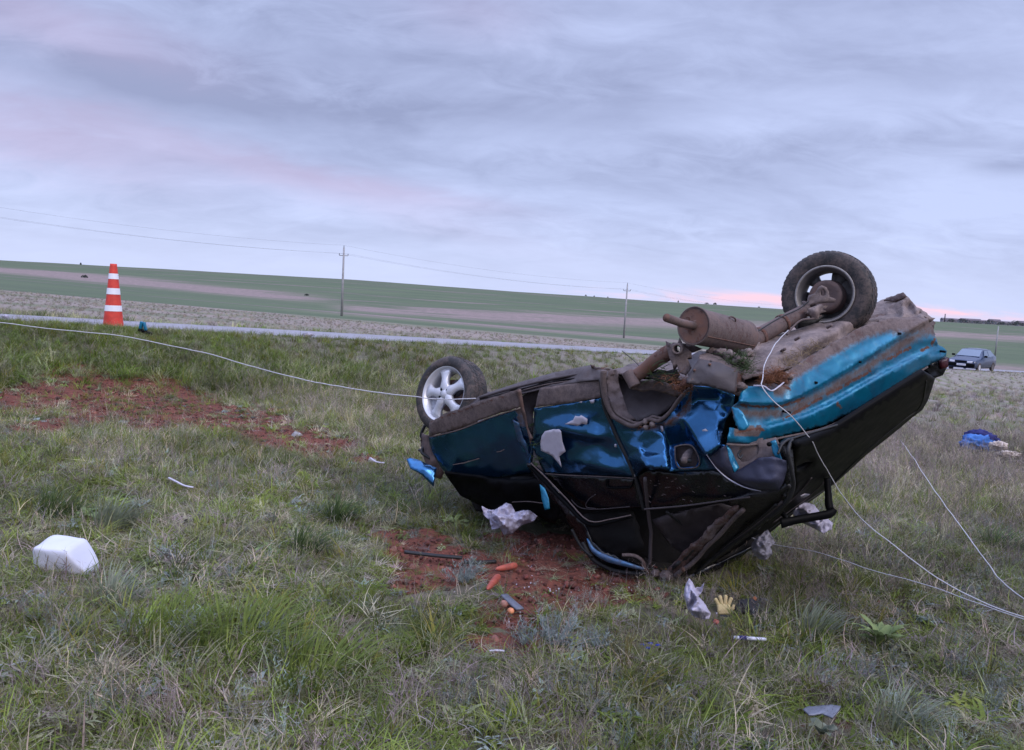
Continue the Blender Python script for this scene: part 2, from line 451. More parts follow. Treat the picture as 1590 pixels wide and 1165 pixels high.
# dry grass belt and fields
nH = nz(comb(gx*.6, gy, 0.0), 2.6, 5, .75, .3)
pv = comb(gx*.35, gy, 0.0)
nS = nz(pv, .09, 6, .6, .4); nF = nz(comb(gx*.01, gy*.05, 0.0), 1.0, 5, .6, .4); nG = nz(pv, 1.2, 5, .7, .2)
dry = mixc(smooth(nG*.5+nS*.5, .35, .65), (.275, .225, .20), (.20, .175, .145))
dry = mixc(smooth(nS, .50, .60)*.7, dry, (.13, .15, .085))
dry = mixc(smooth(nz(comb(gx*.05, gy*.5, 0.0), 1.0, 4, .6), .52, .62)*.5, dry, (.25, .20, .18))
dry = mixc(smooth(nH, .48, .66)*.55, dry, (.13, .125, .10))
qd = (gy-gx)*.70710678
dry = mixc((1.0-smooth(qd, 24, 38))*smooth(nG, .35, .55)*.8, dry, (.12, .14, .07))
green = mixc(smooth(nG*.4+nF*.6, .35, .65), (.105, .132, .076), (.072, .096, .060))
kk = gx/V.m('MAXIMUM', gy, 1.0)
# bare strips across the hillside
b1 = V.m('EXPONENT', V.m('POWER', (gy - (238.0 + kk*-115.0 + (nF-.5)*70.0))/34.0, 2.0)*-1.0)*smooth(kk*-1.0, .20, .36)
b2 = V.m('EXPONENT', V.m('POWER', (gy - (135.0 + (nF-.5)*70.0))/11.0, 2.0)*-1.0)*smooth(kk, -.35, -.15)*(1.0-smooth(kk, .55, .7)*.3)
b3 = V.m('EXPONENT', V.m('POWER', (gy - (225.0 + kk*120.0 + (nS-.5)*90.0))/30.0, 2.0)*-1.0)*smooth(kk, -.26, -.18)
b4 = V.m('EXPONENT', V.m('POWER', (gy - (340.0 + (nS-.5)*120.0))/22.0, 2.0)*-1.0)*smooth(kk*-1.0, .4, .55)
strips = clampv((b1*1.6 + b2*.9 + b3*1.1 + b4*.8 + smooth(nF, .55, .68)*.55)*smooth(nS*.5 + nG*.25 + nF*.25, .34, .52)*1.25)
rows = nz(comb(gx*.02, gy*.9, 0.0), 1.0, 3, .6)
green = mixc(smooth(rows, .5, .68)*.35, green, (.14, .15, .10))
green = mixc(strips, green, mixc(smooth(nG, .4, .6), (.27, .20, .19), (.17, .14, .125)))
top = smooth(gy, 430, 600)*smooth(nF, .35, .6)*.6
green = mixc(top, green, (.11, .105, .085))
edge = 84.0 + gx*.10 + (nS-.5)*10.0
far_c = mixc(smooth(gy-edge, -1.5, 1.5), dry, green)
far_haze = smooth(gy, 700, 1500)  # painted haze: ground turns bluish with distance
far_c = mixc(far_haze, far_c, (.12, .125, .155))
midc = mixc(smooth(q, 20, 26), nearc, far_c)
mid2 = mixc(smooth(gy, 10, 30)*(1.0-smooth(q, 20, 24)), midc, mixc(smooth(nG, .4, .6), (.17, .17, .12), (.25, .215, .20)))
red = mixc(smooth(nC*.5+nD*.5, .35, .65), (.19, .066, .045), (.080, .033, .026))
red = mixc(smooth(nB, .55, .75)*.5, red, (.20, .095, .07))
cfin = mixc(smooth(sl + (nC-.5)*.7, .35, .6), mid2, red)
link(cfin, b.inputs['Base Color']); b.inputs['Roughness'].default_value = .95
b.inputs['Specular IOR Level'].default_value = .15
bump(nC*.6+nD*.5, .6, .03, b)
ground = bpy.data.objects.new('ground', me); me.materials.append(m); COL.objects.link(ground); ground['kind'] = 'structure'

# road: a sheet following the slope, with gravel shoulders and worn edge lines
def ribbon(name, q0, q1, lift, mat_, s0=-30, s1=150, step=2.0, nq=3, wob=0.0, kind='structure'):
    bm = bmesh.new(); rows = []
    s_ = s0
    while s_ <= s1:
        row = []
        for j in range(nq+1):
            qq = q0+(q1-q0)*j/nq
            if wob and j in (0, nq): qq += wob*(mnoise.noise(Vector((s_*.4, j*9, q0)))+.6*mnoise.noise(Vector((s_*1.7, j*5, q0))))
            x_ = (s_-qq)*.70710678; y_ = (s_+qq)*.70710678
            row.append(bm.verts.new((x_, y_, -.043*max(s_, -5)+float(np.interp(qq, BQ, BZ))+lift)))
        rows.append(row); s_ += step
    for a, b_ in zip(rows, rows[1:]):
        for j in range(nq): bm.faces.new((a[j], b_[j], b_[j+1], a[j+1]))
    bmesh.ops.recalc_face_normals(bm, faces=bm.faces)
    o = obj(name, bm, mat_); o['kind'] = kind; return o
m, b = new_mat('worn_asphalt'); M['asphalt'] = m; p = pos()
n = nz(p, .8, 5, .6); n2_ = nz(p, 30, 4, .7); n3_ = nz(vscale(comb((xyz(p)[0]+xyz(p)[1]), (xyz(p)[1]-xyz(p)[0])*6.0, 0.0), 1, 1, 1), .1, 3)
link(mixc(smooth(n*.5+n3_*.5, .35, .65), (.27, .255, .285), (.20, .19, .215)), b.inputs['Base Color']); b.inputs['Roughness'].default_value = .62
bump(n2_, .3, .01, b)
m, b = new_mat('shoulder_gravel'); M['gravel'] = m; p = pos()
link(mixc(smooth(nz(p, 9, 5, .75), .35, .65), (.26, .225, .215), (.14, .12, .11)), b.inputs['Base Color']); b.inputs['Roughness'].default_value = .95
ribbon('gravel_shoulder', 15.25, 23.2, .03, M['gravel'], wob=.12, nq=6)
ribbon('road', 15.9, 22.5, .045, M['asphalt'], wob=.03)
M['linepaint'] = simple('worn_road_paint', (.50, .49, .52), (.30, .29, .31), 1.5, .7, 0, .1)
ribbon('edge_line', 16.0, 16.12, .051, M['linepaint'], nq=1)
ribbon('edge_line.001', 22.05, 22.17, .051, M['linepaint'], nq=1)

# ------------------------------------------------------------------ the overturned car
class Plane:
    """plane through three places given as (pixel, pixel, depth)"""
    def __init__(s, a, b, c):
        A, B, C_ = [p_ if isinstance(p_, Vector) else P(*p_) for p_ in (a, b, c)]
        s.p = A; s.n = (B-A).cross(C_-A).normalized()
        if s.n.dot(A-EYE) > 0: s.n = -s.n
    def d(s, x, y):
        v = P(x, y, 1)-EYE
        return (s.p-EYE).dot(s.n)/v.dot(s.n)
DOWN = Vector((.34, .01, -.94))                       # towards the car's roof
SIDE = Plane((820, 680, 5.1), (1225, 720, 3.92), P(1225, 720, 3.92)+DOWN)
FDP = Plane((667, 690, 5.62), (808, 640, 5.02), P(808, 640, 5.02)+Vector((.15, .36, -.95)))
REAR = Plane((1134, 680, 3.97), (1466, 548, 4.85), P(1134, 680, 3.97)+Vector((.12, .10, -.95)))
GHOUSE = Plane((846, 742, 4.98), (1215, 770, 3.98), (1040, 892, 4.72))
TAIL = Plane((1237, 700, 3.95), (1452, 600, 4.82), (1062, 890, 4.74))

root = thing('overturned_car', 'wrecked blue hatchback lying upside down on its roof, one rear wheel in the air', 'car', (.6, 5.0, 0))

def bary_tin(ctrl):
    co = [Vector((c[0], c[1])) for c in ctrl]
    r_ = delaunay_2d_cdt(co, [], [], 0, 1e-6)
    vs, tris, orig = r_[0], r_[2], r_[3]
    val = [ctrl[o_[0]][2] if o_ else 0 for o_ in orig]
    T = []
    for t_ in tris:
        a, b, c = [vs[i] for i in t_[:3]]
        den_ = (b.y-c.y)*(a.x-c.x)+(c.x-b.x)*(a.y-c.y)
        if abs(den_) < 1e-9: continue
        T.append((a, b, c, den_, [val[i] for i in t_[:3]]))
    def f(x, y):
        best = None; bw = -1e9
        for a, b, c, den_, v in T:
            w0 = ((b.y-c.y)*(x-c.x)+(c.x-b.x)*(y-c.y))/den_
            w1 = ((c.y-a.y)*(x-c.x)+(a.x-c.x)*(y-c.y))/den_
            w2 = 1-w0-w1; mw = min(w0, w1, w2)
            if mw >= -1e-6: return w0*v[0]+w1*v[1]+w2*v[2]
            if mw > bw: bw = mw; best = (w0, w1, w2, v)
        w0, w1, w2, v = best
        w = [max(0, w0), max(0, w1), max(0, w2)]; s_ = sum(w)
        return sum(a*b for a, b in zip(w, v))/s_
    return f
def inside(pt, poly):
    x, y = pt; c = False; j = len(poly)-1
    for i in range(len(poly)):
        xi, yi = poly[i]; xj, yj = poly[j]
        if (yi > y) != (yj > y) and x < (xj-xi)*(y-yi)/(yj-yi)+xi: c = not c
        j = i
    return c
def edge_dist(pt, poly):
    x, y = pt; best = 1e9
    for i in range(len(poly)):
        ax, ay = poly[i-1]; bx, by = poly[i]; vx, vy = bx-ax, by-ay
        L_ = vx*vx+vy*vy or 1e-9; t_ = max(0, min(1, ((x-ax)*vx+(y-ay)*vy)/L_))
        best = min(best, math.hypot(x-ax-t_*vx, y-ay-t_*vy))
    return best
def panel(name, outline, mat_, plane=None, inner=(), step=7.0, wav=.004, wfreq=9.0, relax=2, thick=.006, jag=0.0,
          dirt=None, parent=root, seed=0, holes=(), off=0.0, lines=(), rust=None, ridge=False, crumple=0.0):
    """sheet of metal with crumples. outline/inner: (x, y[, offset towards camera in m, or absolute depth if plane is None])"""
    ol = [tuple(p_) if len(p_) > 2 else (p_[0], p_[1], 0.0) for p_ in outline]
    ctrl = ol + [tuple(p_) for p_ in inner]
    dense = []
    for ln in lines:
        dl_ = []
        for a, b in zip(ln, ln[1:]):
            n_ = max(1, int(math.hypot(b[0]-a[0], b[1]-a[1])/step))
            dl_ += [tuple(a[i]+(b[i]-a[i])*k/n_ for i in range(3)) for k in range(n_)]
        dl_.append(tuple(ln[-1])); dense.append(dl_); ctrl += dl_
    f = bary_tin(ctrl)
    rr = random.Random(seed*77+len(name))
    loops = []
    for li, lp in enumerate([ol]+[[(h_[0], h_[1], 0) for h_ in hole] for hole in holes]):
        r_ = []
        for i in range(len(lp)):
            a, b = lp[i], lp[(i+1) % len(lp)]
            n_ = max(1, int(math.hypot(b[0]-a[0], b[1]-a[1])/step))
            for k in range(n_):
                t_ = k/n_; jj = jag if k else 0
                r_.append((a[0]+(b[0]-a[0])*t_+rr.uniform(-jj, jj), a[1]+(b[1]-a[1])*t_+rr.uniform(-jj, jj)))
        loops.append(r_)
    pts = []; edges = []
    for lp in loops:
        s_ = len(pts); pts += lp; edges += [(s_+i, s_+(i+1) % len(lp)) for i in range(len(lp))]
    for dl_ in dense:
        s_ = len(pts); pts += [(p_[0], p_[1]) for p_ in dl_]; edges += [(s_+i, s_+i+1) for i in range(len(dl_)-1)]
    dpts = [(p_[0], p_[1]) for dl_ in dense for p_ in dl_]
    x0, x1 = min(p_[0] for p_ in loops[0]), max(p_[0] for p_ in loops[0]); y0, y1 = min(p_[1] for p_ in loops[0]), max(p_[1] for p_ in loops[0])
    yy_ = y0+step*.5; k = 0
    while yy_ < y1:
        xx_ = x0+step*(.5 if k % 2 else 0.0)
        while xx_ < x1:
            pt = (xx_+rr.uniform(-.2, .2)*step, yy_+rr.uniform(-.2, .2)*step)
            if inside(pt, loops[0]) and edge_dist(pt, loops[0]) > step*.42 and all(abs(pt[0]-q_[0])+abs(pt[1]-q_[1]) > step*.7 for q_ in dpts) and all(not inside(pt, h_) and edge_dist(pt, h_) > step*.42 for h_ in loops[1:]):
                pts.append(pt)
            xx_ += step
        yy_ += step*.87; k += 1
    vs, es, fs, *_ = delaunay_2d_cdt([Vector(p_) for p_ in pts], edges, [], 0, 1e-6)
    offs = [f(v.x, v.y) for v in vs]
    adj = [[] for _ in vs]
    for a, b in es: adj[a].append(b); adj[b].append(a)
    for _ in range(relax):
        offs = [offs[i]*.5 + .5*sum(offs[j] for j in adj[i])/len(adj[i]) if adj[i] and i >= 0 else offs[i] for i in range(len(vs))]
    bm = bmesh.new(); bv = []
    dl = bm.verts.layers.float.new('dirt'); rl = bm.verts.layers.float.new('rustm')
    for v, o_ in zip(vs, offs):
        d_ = (plane.d(v.x, v.y)-o_-off) if plane else o_
        w = P(v.x, v.y, d_)
        nn = mnoise.noise(w*wfreq+Vector((seed*3.1, 0, 0)))+.5*mnoise.noise(w*wfreq*2.7)
        if crumple:
            sv = Vector((seed*1.7, 2, 0)); cr_ = max(0, 1-4*abs(mnoise.noise(w*2.6+sv)))+.6*max(0, 1-4*abs(mnoise.noise(w*5.5+sv)))+.35*max(0, 1-3*abs(mnoise.noise(w*12+sv)))
            d_ += crumple*cr_
        if ridge:
            sv = Vector((seed*3.1, 0, 0)); nn = 0; f_ = wfreq; a_ = 1.0
            for _o in range(4): nn += a_*(abs(mnoise.noise(w*f_+sv))*2-.5); f_ *= 2.1; a_ *= .55
        w = P(v.x, v.y, d_+wav*nn)
        q_ = bm.verts.new(w); q_[dl] = dirt(v.x, v.y) if callable(dirt) else (dirt or 0.0); q_[rl] = rust(v.x, v.y) if rust else 0.0; bv.append(q_)
    for t_ in fs:
        c_ = sum((vs[i] for i in t_), Vector((0, 0)))/len(t_)
        if not inside((c_.x, c_.y), loops[0]) or any(inside((c_.x, c_.y), h_) for h_ in loops[1:]): continue
        try: bm.faces.new([bv[i] for i in t_])
        except ValueError: pass
    for v in [v for v in bm.verts if not v.link_faces]: bm.verts.remove(v)
    bm.normal_update()
    fl = [f_ for f_ in bm.faces]
    tot = sum(((EYE-f_.calc_center_median()).normalized().dot(f_.normal) for f_ in fl))
    if tot < 0: bmesh.ops.reverse_faces(bm, faces=fl)
    o = obj(name, bm, M[mat_] if isinstance(mat_, str) else mat_, parent) if (parent is None or parent.type == 'EMPTY') else child_of(name, bm, M[mat_], parent)
    if thick:
        md = o.modifiers.new('thickness', 'SOLIDIFY'); md.thickness = thick; md.offset = -1
    return o
def bar(name, pts, r, mat_, parent=root, seg=8, n=6, wob=0.0, dirt=0.0, straight=False):
    w = [P(*p_) for p_ in pts]
    w = w if straight else catmull(w, n)
    if wob: w = [p_+Vector(mnoise.noise_vector(p_*7))*wob for p_ in w]
    rad = [r]*len(w) if not isinstance(r, (list, tuple)) else list(np.interp(np.linspace(0, 1, len(w)), np.linspace(0, 1, len(r)), r))
    bm = tube(w, rad, seg)
    dl = bm.verts.layers.float.new('dirt')
    for v in bm.verts: v[dl] = dirt
    if parent is None or parent.type == 'EMPTY': return obj(name, bm, M[mat_], parent)
    return child_of(name, bm, M[mat_], parent)
def flatbar(name, pts, width_px, thick, mat_, parent=root, dirt=0.0):
    """flat strip following pts (x, y, depth), width in pixels across, real thickness"""
    bm = bmesh.new(); dl = bm.verts.layers.float.new('dirt'); prev = None
    pts = [Vector(p_) for p_ in catmull(pts, 4)]
    for i, p_ in enumerate(pts):
        a, b = pts[max(i-1, 0)], pts[min(i+1, len(pts)-1)]
        tx, ty = b.x-a.x, b.y-a.y; L_ = math.hypot(tx, ty) or 1; nx_, ny_ = -ty/L_, tx/L_
        wd = width_px if not isinstance(width_px, (list, tuple)) else float(np.interp(i/(len(pts)-1), np.linspace(0, 1, len(width_px)), width_px))
        q_ = []
        for s1, dd in ((-.5, 0), (-.35, -thick*.5), (.35, -thick*.5), (.5, 0), (.5, thick), (-.5, thick)):
            v = bm.verts.new(P(p_.x+nx_*wd*s1, p_.y+ny_*wd*s1, p_.z+dd)); v[dl] = dirt; q_.append(v)
        if prev:
            for k in range(6): bm.faces.new((prev[k], prev[(k+1) % 6], q_[(k+1) % 6], q_[k]))
        else: bm.faces.new(q_[::-1])
        prev = q_
    bm.faces.new(prev); bmesh.ops.recalc_face_normals(bm, faces=bm.faces)
    if parent is None or parent.type == 'EMPTY': return obj(name, bm, M[mat_], parent)
    return child_of(name, bm, M[mat_], parent)
def pl_dist(x, y, pts):
    return min(math.hypot(x-ax-t*(bx-ax), y-ay-t*(by-ay)) for (ax, ay), (bx, by) in zip(pts, pts[1:])
               for t in [max(0, min(1, ((x-ax)*(bx-ax)+(y-ay)*(by-ay))/((bx-ax)**2+(by-ay)**2+1e-9)))])
def at(pl, *pts, off=0.0):
    return [(x, y, pl.d(x, y)-off) for x, y in pts]

# --- shell behind the visible panels: floor, far side, cabin
B = P(1436, 508, 4.9); FDIR = Vector((-.63, .745, -.19))
def wpanel(name, rows, mat_, dirt=.5, wav=.02, sub=6, thick=.01):
    """grid sheet through world points rows[i][j]"""
    bm = bmesh.new(); dl = bm.verts.layers.float.new('dirt'); g = []
    nr, nc = len(rows), len(rows[0])
    for i in range((nr-1)*sub+1):
        fi = min(i//sub, nr-2); ti = i/sub-fi; r_ = []
        for j in range((nc-1)*sub+1):
            fj = min(j//sub, nc-2); tj = j/sub-fj
            p_ = (rows[fi][fj]*(1-ti)+rows[fi+1][fj]*ti)*(1-tj)+(rows[fi][fj+1]*(1-ti)+rows[fi+1][fj+1]*ti)*tj
            p_ = p_+Vector(mnoise.noise_vector(p_*4))*wav
            v = bm.verts.new(p_); v[dl] = dirt; r_.append(v)
        g.append(r_)
    for a, b_ in zip(g, g[1:]):
        for j in range(len(a)-1): bm.faces.new((a[j], a[j+1], b_[j+1], b_[j]))
    bmesh.ops.recalc_face_normals(bm, faces=bm.faces)
    o = obj(name, bm, M[mat_], root)
    if thick: md = o.modifiers.new('thickness', 'SOLIDIFY'); md.thickness = thick; md.offset = 0
    return o
near_sill = [P(742, 622, 5.5), P(846, 590, 5.05), P(938, 578, 4.68), P(1060, 590, 4.4), P(1165, 585, 4.15)]
far_sill = [B+FDIR*3.5+Vector((0, 0, -.10)), B+FDIR*2.8+Vector((0, 0, -.06)), B+FDIR*2.2+Vector((0, 0, -.02)), B+FDIR*1.2, B+FDIR*.15]
mid = [(a+b_)*.5+Vector((0, 0, -.05)) for a, b_ in zip(near_sill, far_sill)]
wpanel('floor_pan', [near_sill, mid, far_sill], 'dust', .75, .012)
low2 = [far_sill[0]+Vector((0, -.3, -.6)), P(960, 800, 6.2), P(1090, 790, 5.9), P(1285, 735, TAIL.d(1285, 735)+.08), P(1425, 625, TAIL.d(1425, 625)+.08)]
low = [(a+b_)*.5+Vector((.05, .05, 0)) for a, b_ in zip(far_sill, low2)]
wpanel('far_side_panel', [far_sill, low, low2], 'blackpaint', .1, .012)
def hullbox(name, pts, mat_, dirt=0):
    bm = bmesh.new(); dl = bm.verts.layers.float.new('dirt')
    vs = [bm.verts.new(p_) for p_ in pts]
    bmesh.ops.convex_hull(bm, input=vs)
    for v in bm.verts: v[dl] = dirt
    bmesh.ops.subdivide_edges(bm, edges=bm.edges, cuts=3, use_grid_fill=True)
    for v in bm.verts: v.co += Vector(mnoise.noise_vector(v.co*5))*.02
    return obj(name, bm, M[mat_], root)
# near-black backing put in for the cabin's shade, then the roof lining
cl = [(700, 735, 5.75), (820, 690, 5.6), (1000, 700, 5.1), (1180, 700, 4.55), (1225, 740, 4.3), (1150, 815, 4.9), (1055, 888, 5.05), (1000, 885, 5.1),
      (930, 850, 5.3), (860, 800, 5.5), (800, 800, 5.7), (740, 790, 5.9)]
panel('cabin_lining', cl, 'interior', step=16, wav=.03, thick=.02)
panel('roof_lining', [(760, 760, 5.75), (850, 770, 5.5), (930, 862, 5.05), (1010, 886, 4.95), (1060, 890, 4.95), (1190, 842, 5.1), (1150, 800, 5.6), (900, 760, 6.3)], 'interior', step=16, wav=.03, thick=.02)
# crushed cabin parts seen through the openings
panel('seat_back', [(905, 800, 5.0), (985, 797, 4.85), (1000, 850, 4.9), (960, 868, 5.0), (915, 840, 5.05)], 'interior', step=9, wav=.03, thick=.05)
panel('headlining_sheet', [(1035, 800, 4.55), (1120, 783, 4.4), (1148, 792, 4.4), (1072, 868, 4.75), (1045, 850, 4.75), (1012, 808, 4.65)], 'darkdust', step=9, wav=.02, dirt=.1, thick=.01)
bar('seat_belt', [(1003, 742, 4.45), (1006, 790, 4.6), (1011, 830, 4.68), (1009, 880, 4.75)], .011, 'darkdust', wob=.01, dirt=.3)
bar('seat_rail', [(1035, 795, 4.5), (1060, 815, 4.6), (1090, 835, 4.7)], .008, 'rubber')
bar('door_pull', [(966, 862, 4.72), (985, 863, 4.7), (998, 872, 4.7), (1001, 886, 4.72)], .011, 'rustbrown', dirt=.8)

# --- sill
sill = panel('sill', [(726, 631, -.02), (742, 616, .0), (778, 603), (815, 591), (860, 578.5), (918, 566.5), (928, 573), (944, 577), (942, 588, -.03), (905, 592, -.03), (860, 600, -.03), (803, 613, -.03), (760, 626, -.03)],
      'darkdust', plane=Plane((740, 620, 5.42), (918, 570, 4.74), P(918, 570, 4.74)+Vector((-.4, -.5, -.5))), inner=[(800, 601, .03), (860, 586, .03), (915, 574, .03), (805, 605, -.03), (862, 590, -.03), (915, 579, -.03)],
      step=4.5, wav=.004, relax=1, dirt=lambda x, y: .35)
spl = Plane((740, 620, 5.40), (918, 570, 4.70), P(918, 570, 4.70)+DOWN)
flatbar('sill_flange', at(spl, (744, 618), (800, 602), (860, 588), (922, 578), (940, 581)), 4, .02, 'darkdust', sill, .35)
flatbar('sill_flange', at(spl, (800, 607), (860, 593), (930, 583), off=.03), 2.6, .012, 'black', sill, 0)  # black strip painting the shade of the sill groove
flatbar('sill_flange', at(spl, (812, 606), (862, 594.5), (934, 587), off=.035), 2.2, .012, 'dust', sill, .6)
panel('torn_sill_end', [(917, 567, 4.70), (930, 570, 4.66), (950, 572, 4.6), (957, 580, 4.58), (945, 590, 4.6), (938, 586, 4.64), (925, 580, 4.7)], 'dust', step=3.5, wav=.03, wfreq=30, dirt=.9, jag=1.2, seed=4)

# --- front door
fd = panel('front_door', [(666, 679), (713, 667), (759, 649), (808, 633), (813, 651), (821, 671), (827, 690, .01), (829, 708, .0), (823, 722, .02), (824, 736, .0), (760, 743, 0), (706, 750, 0), (686, 728), (674, 708), (667, 690)],
      'paint', plane=FDP, inner=[(800, 655, -.01), (812, 690, -.03), (795, 650, .02), (797, 665, .02), (818, 705, .02), (805, 685, .025), (740, 700, .012), (700, 700, .01), (720, 720, -.002), (780, 725, .006), (690, 745, -.01)],
      step=5, wav=.005, wfreq=4, crumple=.004, dirt=lambda x, y: .25*max(0, 1-abs(y-(679-(x-666)*.32))/16)+(.5 if x > 803 and y < 665 else 0), seed=2)
panel('lower_door_strip', [(666, 657, -.02), (682, 648, -.02), (696, 640, -.02), (728, 630, -.02), (765, 617, -.02), (801, 606, -.02), (807, 618, .0), (808, 632, .012), (759, 648, .012), (713, 666, .012), (666.5, 678, .012), (666, 668)],
      'dust', plane=FDP, inner=[(700, 650, 0), (760, 630, 0)], step=5, wav=.008, wfreq=14, dirt=lambda x, y: .6, jag=.9, seed=1, parent=fd, rust=lambda x, y: max(0, .62-abs(y-(655-(x-668)*.345))/9))
flatbar('door_seam', at(FDP, (667, 679), (713, 667.5), (759, 649.5), (808, 634), off=.014), 2.0, .004, 'dust', fd, .9)
panel('door_edge', at(FDP, (801, 606), (809, 604), (815, 640), (820, 665), (826, 680), (824, 690), (818, 668), (810, 640), off=.005), 'rustbrown', step=4, wav=.01, dirt=.35, thick=.006, parent=fd)
panel('torn_edge_sheet', at(FDP, (796, 652), (806, 657), (812, 680), (818, 690), (822, 712), (816, 700), (803, 683), off=.03), 'paint', step=4, wav=.01, dirt=.35, thick=.003, parent=fd)
for i, ((x0, y0), (x1, y1)) in enumerate([((703, 722), (744, 712)), ((716, 720), (728, 716)), ((771, 702), (783, 698))]):
    flatbar('scratch', at(FDP, (x0, y0), ((x0+x1)/2, (y0+y1)/2+1), (x1, y1), off=.016), 1.4, .002, 'darkdust', fd, .7)
# window frame of the front door folded down to the ground
flatbar('window_frame', [(821, 721, 4.98), (850, 752, 4.9), (880, 783, 4.8), (913, 814, 4.7), (945, 812, 4.66), (982, 803, 4.6)], [8, 8, 7, 7, 4, 3], .03, 'black', root, .15)
flatbar('window_frame', [(824, 719, 4.95), (850, 744, 4.87), (880, 775, 4.78), (914, 809, 4.67), (950, 806, 4.62), (980, 800, 4.58)], 2.0, .012, 'darkdust', root, .5)
panel('a_pillar', [(818, 722, 5.0), (828, 722, 5.0), (868, 768, 4.95), (905, 815, 4.85), (918, 842, 4.8), (955, 862, 4.75), (1000, 880, 4.75), (1003, 890, 4.75), (985, 889, 4.78), (945, 883, 4.82), (918, 868, 4.88), (900, 840, 4.95), (872, 795, 5.05), (840, 752, 5.05)],
      'blackpaint', inner=[(935, 868, 4.74), (965, 876, 4.71), (880, 800, 4.86)], step=6, wav=.012, dirt=.12, thick=.02)
flatbar('roof_edge_strip', [(912, 836, 4.76), (922, 855, 4.73), (945, 868, 4.70), (975, 877, 4.67), (1000, 884, 4.67)], [3, 8, 11, 8, 4], .02, 'paint', root, .35)
bar('roof_gutter', [(905, 842, 4.86), (920, 868, 4.82), (950, 885, 4.78), (985, 891, 4.74), (1003, 890, 4.72)], .014, 'rubber')
bar('weather_strip', [(888, 822, 4.88), (902, 848, 4.86), (920, 865, 4.80)], .010, 'rubber')
panel('trim_shred', [(838, 752, 4.85), (846, 758, 4.83), (852, 775, 4.8), (854, 790, 4.8), (846, 792, 4.8), (841, 775, 4.83)], 'teal', step=4, wav=.01, thick=.003)

# --- rear door
rd = panel('rear_door', [(829, 634), (880, 627), (934, 617.5), (938, 637), (948, 660), (959, 686), (970, 708), (985, 738), (984, 742), (930, 739), (880, 737), (846, 735), (836, 715), (826, 690), (829, 660)],
      'paint', plane=SIDE, inner=[(865, 668, .07), (880, 670, .078), (905, 676, .078), (925, 680, .065), (940, 678, .03), (870, 674, .0), (900, 684, -.005), (925, 688, -.005), (942, 690, .0), (835, 655, .01), (880, 640, .0), (920, 640, .0), (928, 655, -.01),
                                          (890, 712, .005), (910, 722, .05), (935, 727, .055), (960, 731, .05), (900, 733, .0), (860, 725, .01), (950, 708, .0), (905, 700, -.01)],
      step=4.2, wav=.003, wfreq=5, crumple=.0025, relax=2, dirt=lambda x, y: .18*max(0, 1-abs(y-630)/12)+.05, seed=3)
panel('lower_door_strip', [(838, 603, -.03), (880, 597, -.03), (931, 589, -.03), (934, 605, 0), (934.5, 617, .008), (880, 626, .008), (831, 633, .008), (834, 618, 0)], 'dust', plane=SIDE,
      inner=[(868, 602, .012), (868, 607, -.01), (900, 606, 0)], step=5, wav=.007, wfreq=14, dirt=.8, jag=.5, seed=6, parent=rd)
panel('door_jamb', [(810, 616, 5.12), (838, 602, 5.07), (834, 620, 5.1), (828, 640, 5.12), (826, 690, 5.12), (836, 716, 5.05), (845, 734, 5.0), (826, 722, 5.08), (829, 700, 5.1), (820, 665, 5.12), (814, 640, 5.14)], 'darkdust', step=6, wav=.02, dirt=.35, thick=.01)
def chip(name, pts, pl, parent_, mat_='chip', off=.012, **k):
    return panel(name, [(x, y) for x, y in pts], mat_, plane=pl, off=off, step=4, wav=.002, thick=.003, parent=parent_, **k)
def raised(pts, base):   # chips follow the dented sheet: give each its own offset
    return base
c1_ = [(876, 659), (890, 652), (893, 646), (899, 647), (902, 645), (912, 651), (911, 660), (903.5, 658), (896, 662), (891, 660)]
c2_ = [(846, 670), (858, 667), (868, 667), (871, 670), (873, 686), (878, 701), (868, 709), (872, 726), (864, 716), (857, 708), (840, 700), (839, 689), (841, 677)]
chip('bare_filler_patch', c1_, SIDE, rd, off=.075)
chip('bare_filler_patch', c2_, SIDE, rd, off=.068)
chip('bare_filler_patch', [(915, 622), (923, 620), (922, 626), (918, 627)], SIDE, rd, off=.012)
chip('bare_filler_patch', [(898, 624.5), (904, 623.5), (903, 626)], SIDE, rd, off=.014)
chip('bare_filler_patch', [(954, 690), (957, 690), (957, 695), (954, 694)], SIDE, rd, off=.012)
flatbar('door_seam', at(SIDE, (935, 620), (939, 637), (949, 660), (960, 686), (971, 708), (986, 740), off=.012), 1.6, .004, 'chip', rd, .3)
flatbar('moulding_edge', at(SIDE, (846, 735.5), (880, 738), (930, 740), (986, 743), off=.015), 1.5, .004, 'darkdust', rd, .6)
panel('door_upper_frame', [(846, 736), (900, 740), (986, 743), (991, 765), (997, 789), (955, 790), (912, 791), (900, 780), (872, 760)], 'blackpaint', plane=SIDE, inner=[(930, 765, .012), (960, 770, .012)], step=6, wav=.004, dirt=.04, thick=.012, parent=rd)
hd = bar('door_handle', at(SIDE, (942, 745), (944, 757), (968, 758), (980, 756), (984, 744), off=.02), .006, 'black', rd)
bar('trim_edge', at(SIDE, (925, 768), (914, 776), (910, 787), (925, 790), off=.02), .003, 'darkdust', rd, dirt=.25)
bar('trim_edge', at(SIDE, (887, 776), (900, 788), (925, 791), (978, 787), off=.02), .003, 'darkdust', rd, dirt=.25)

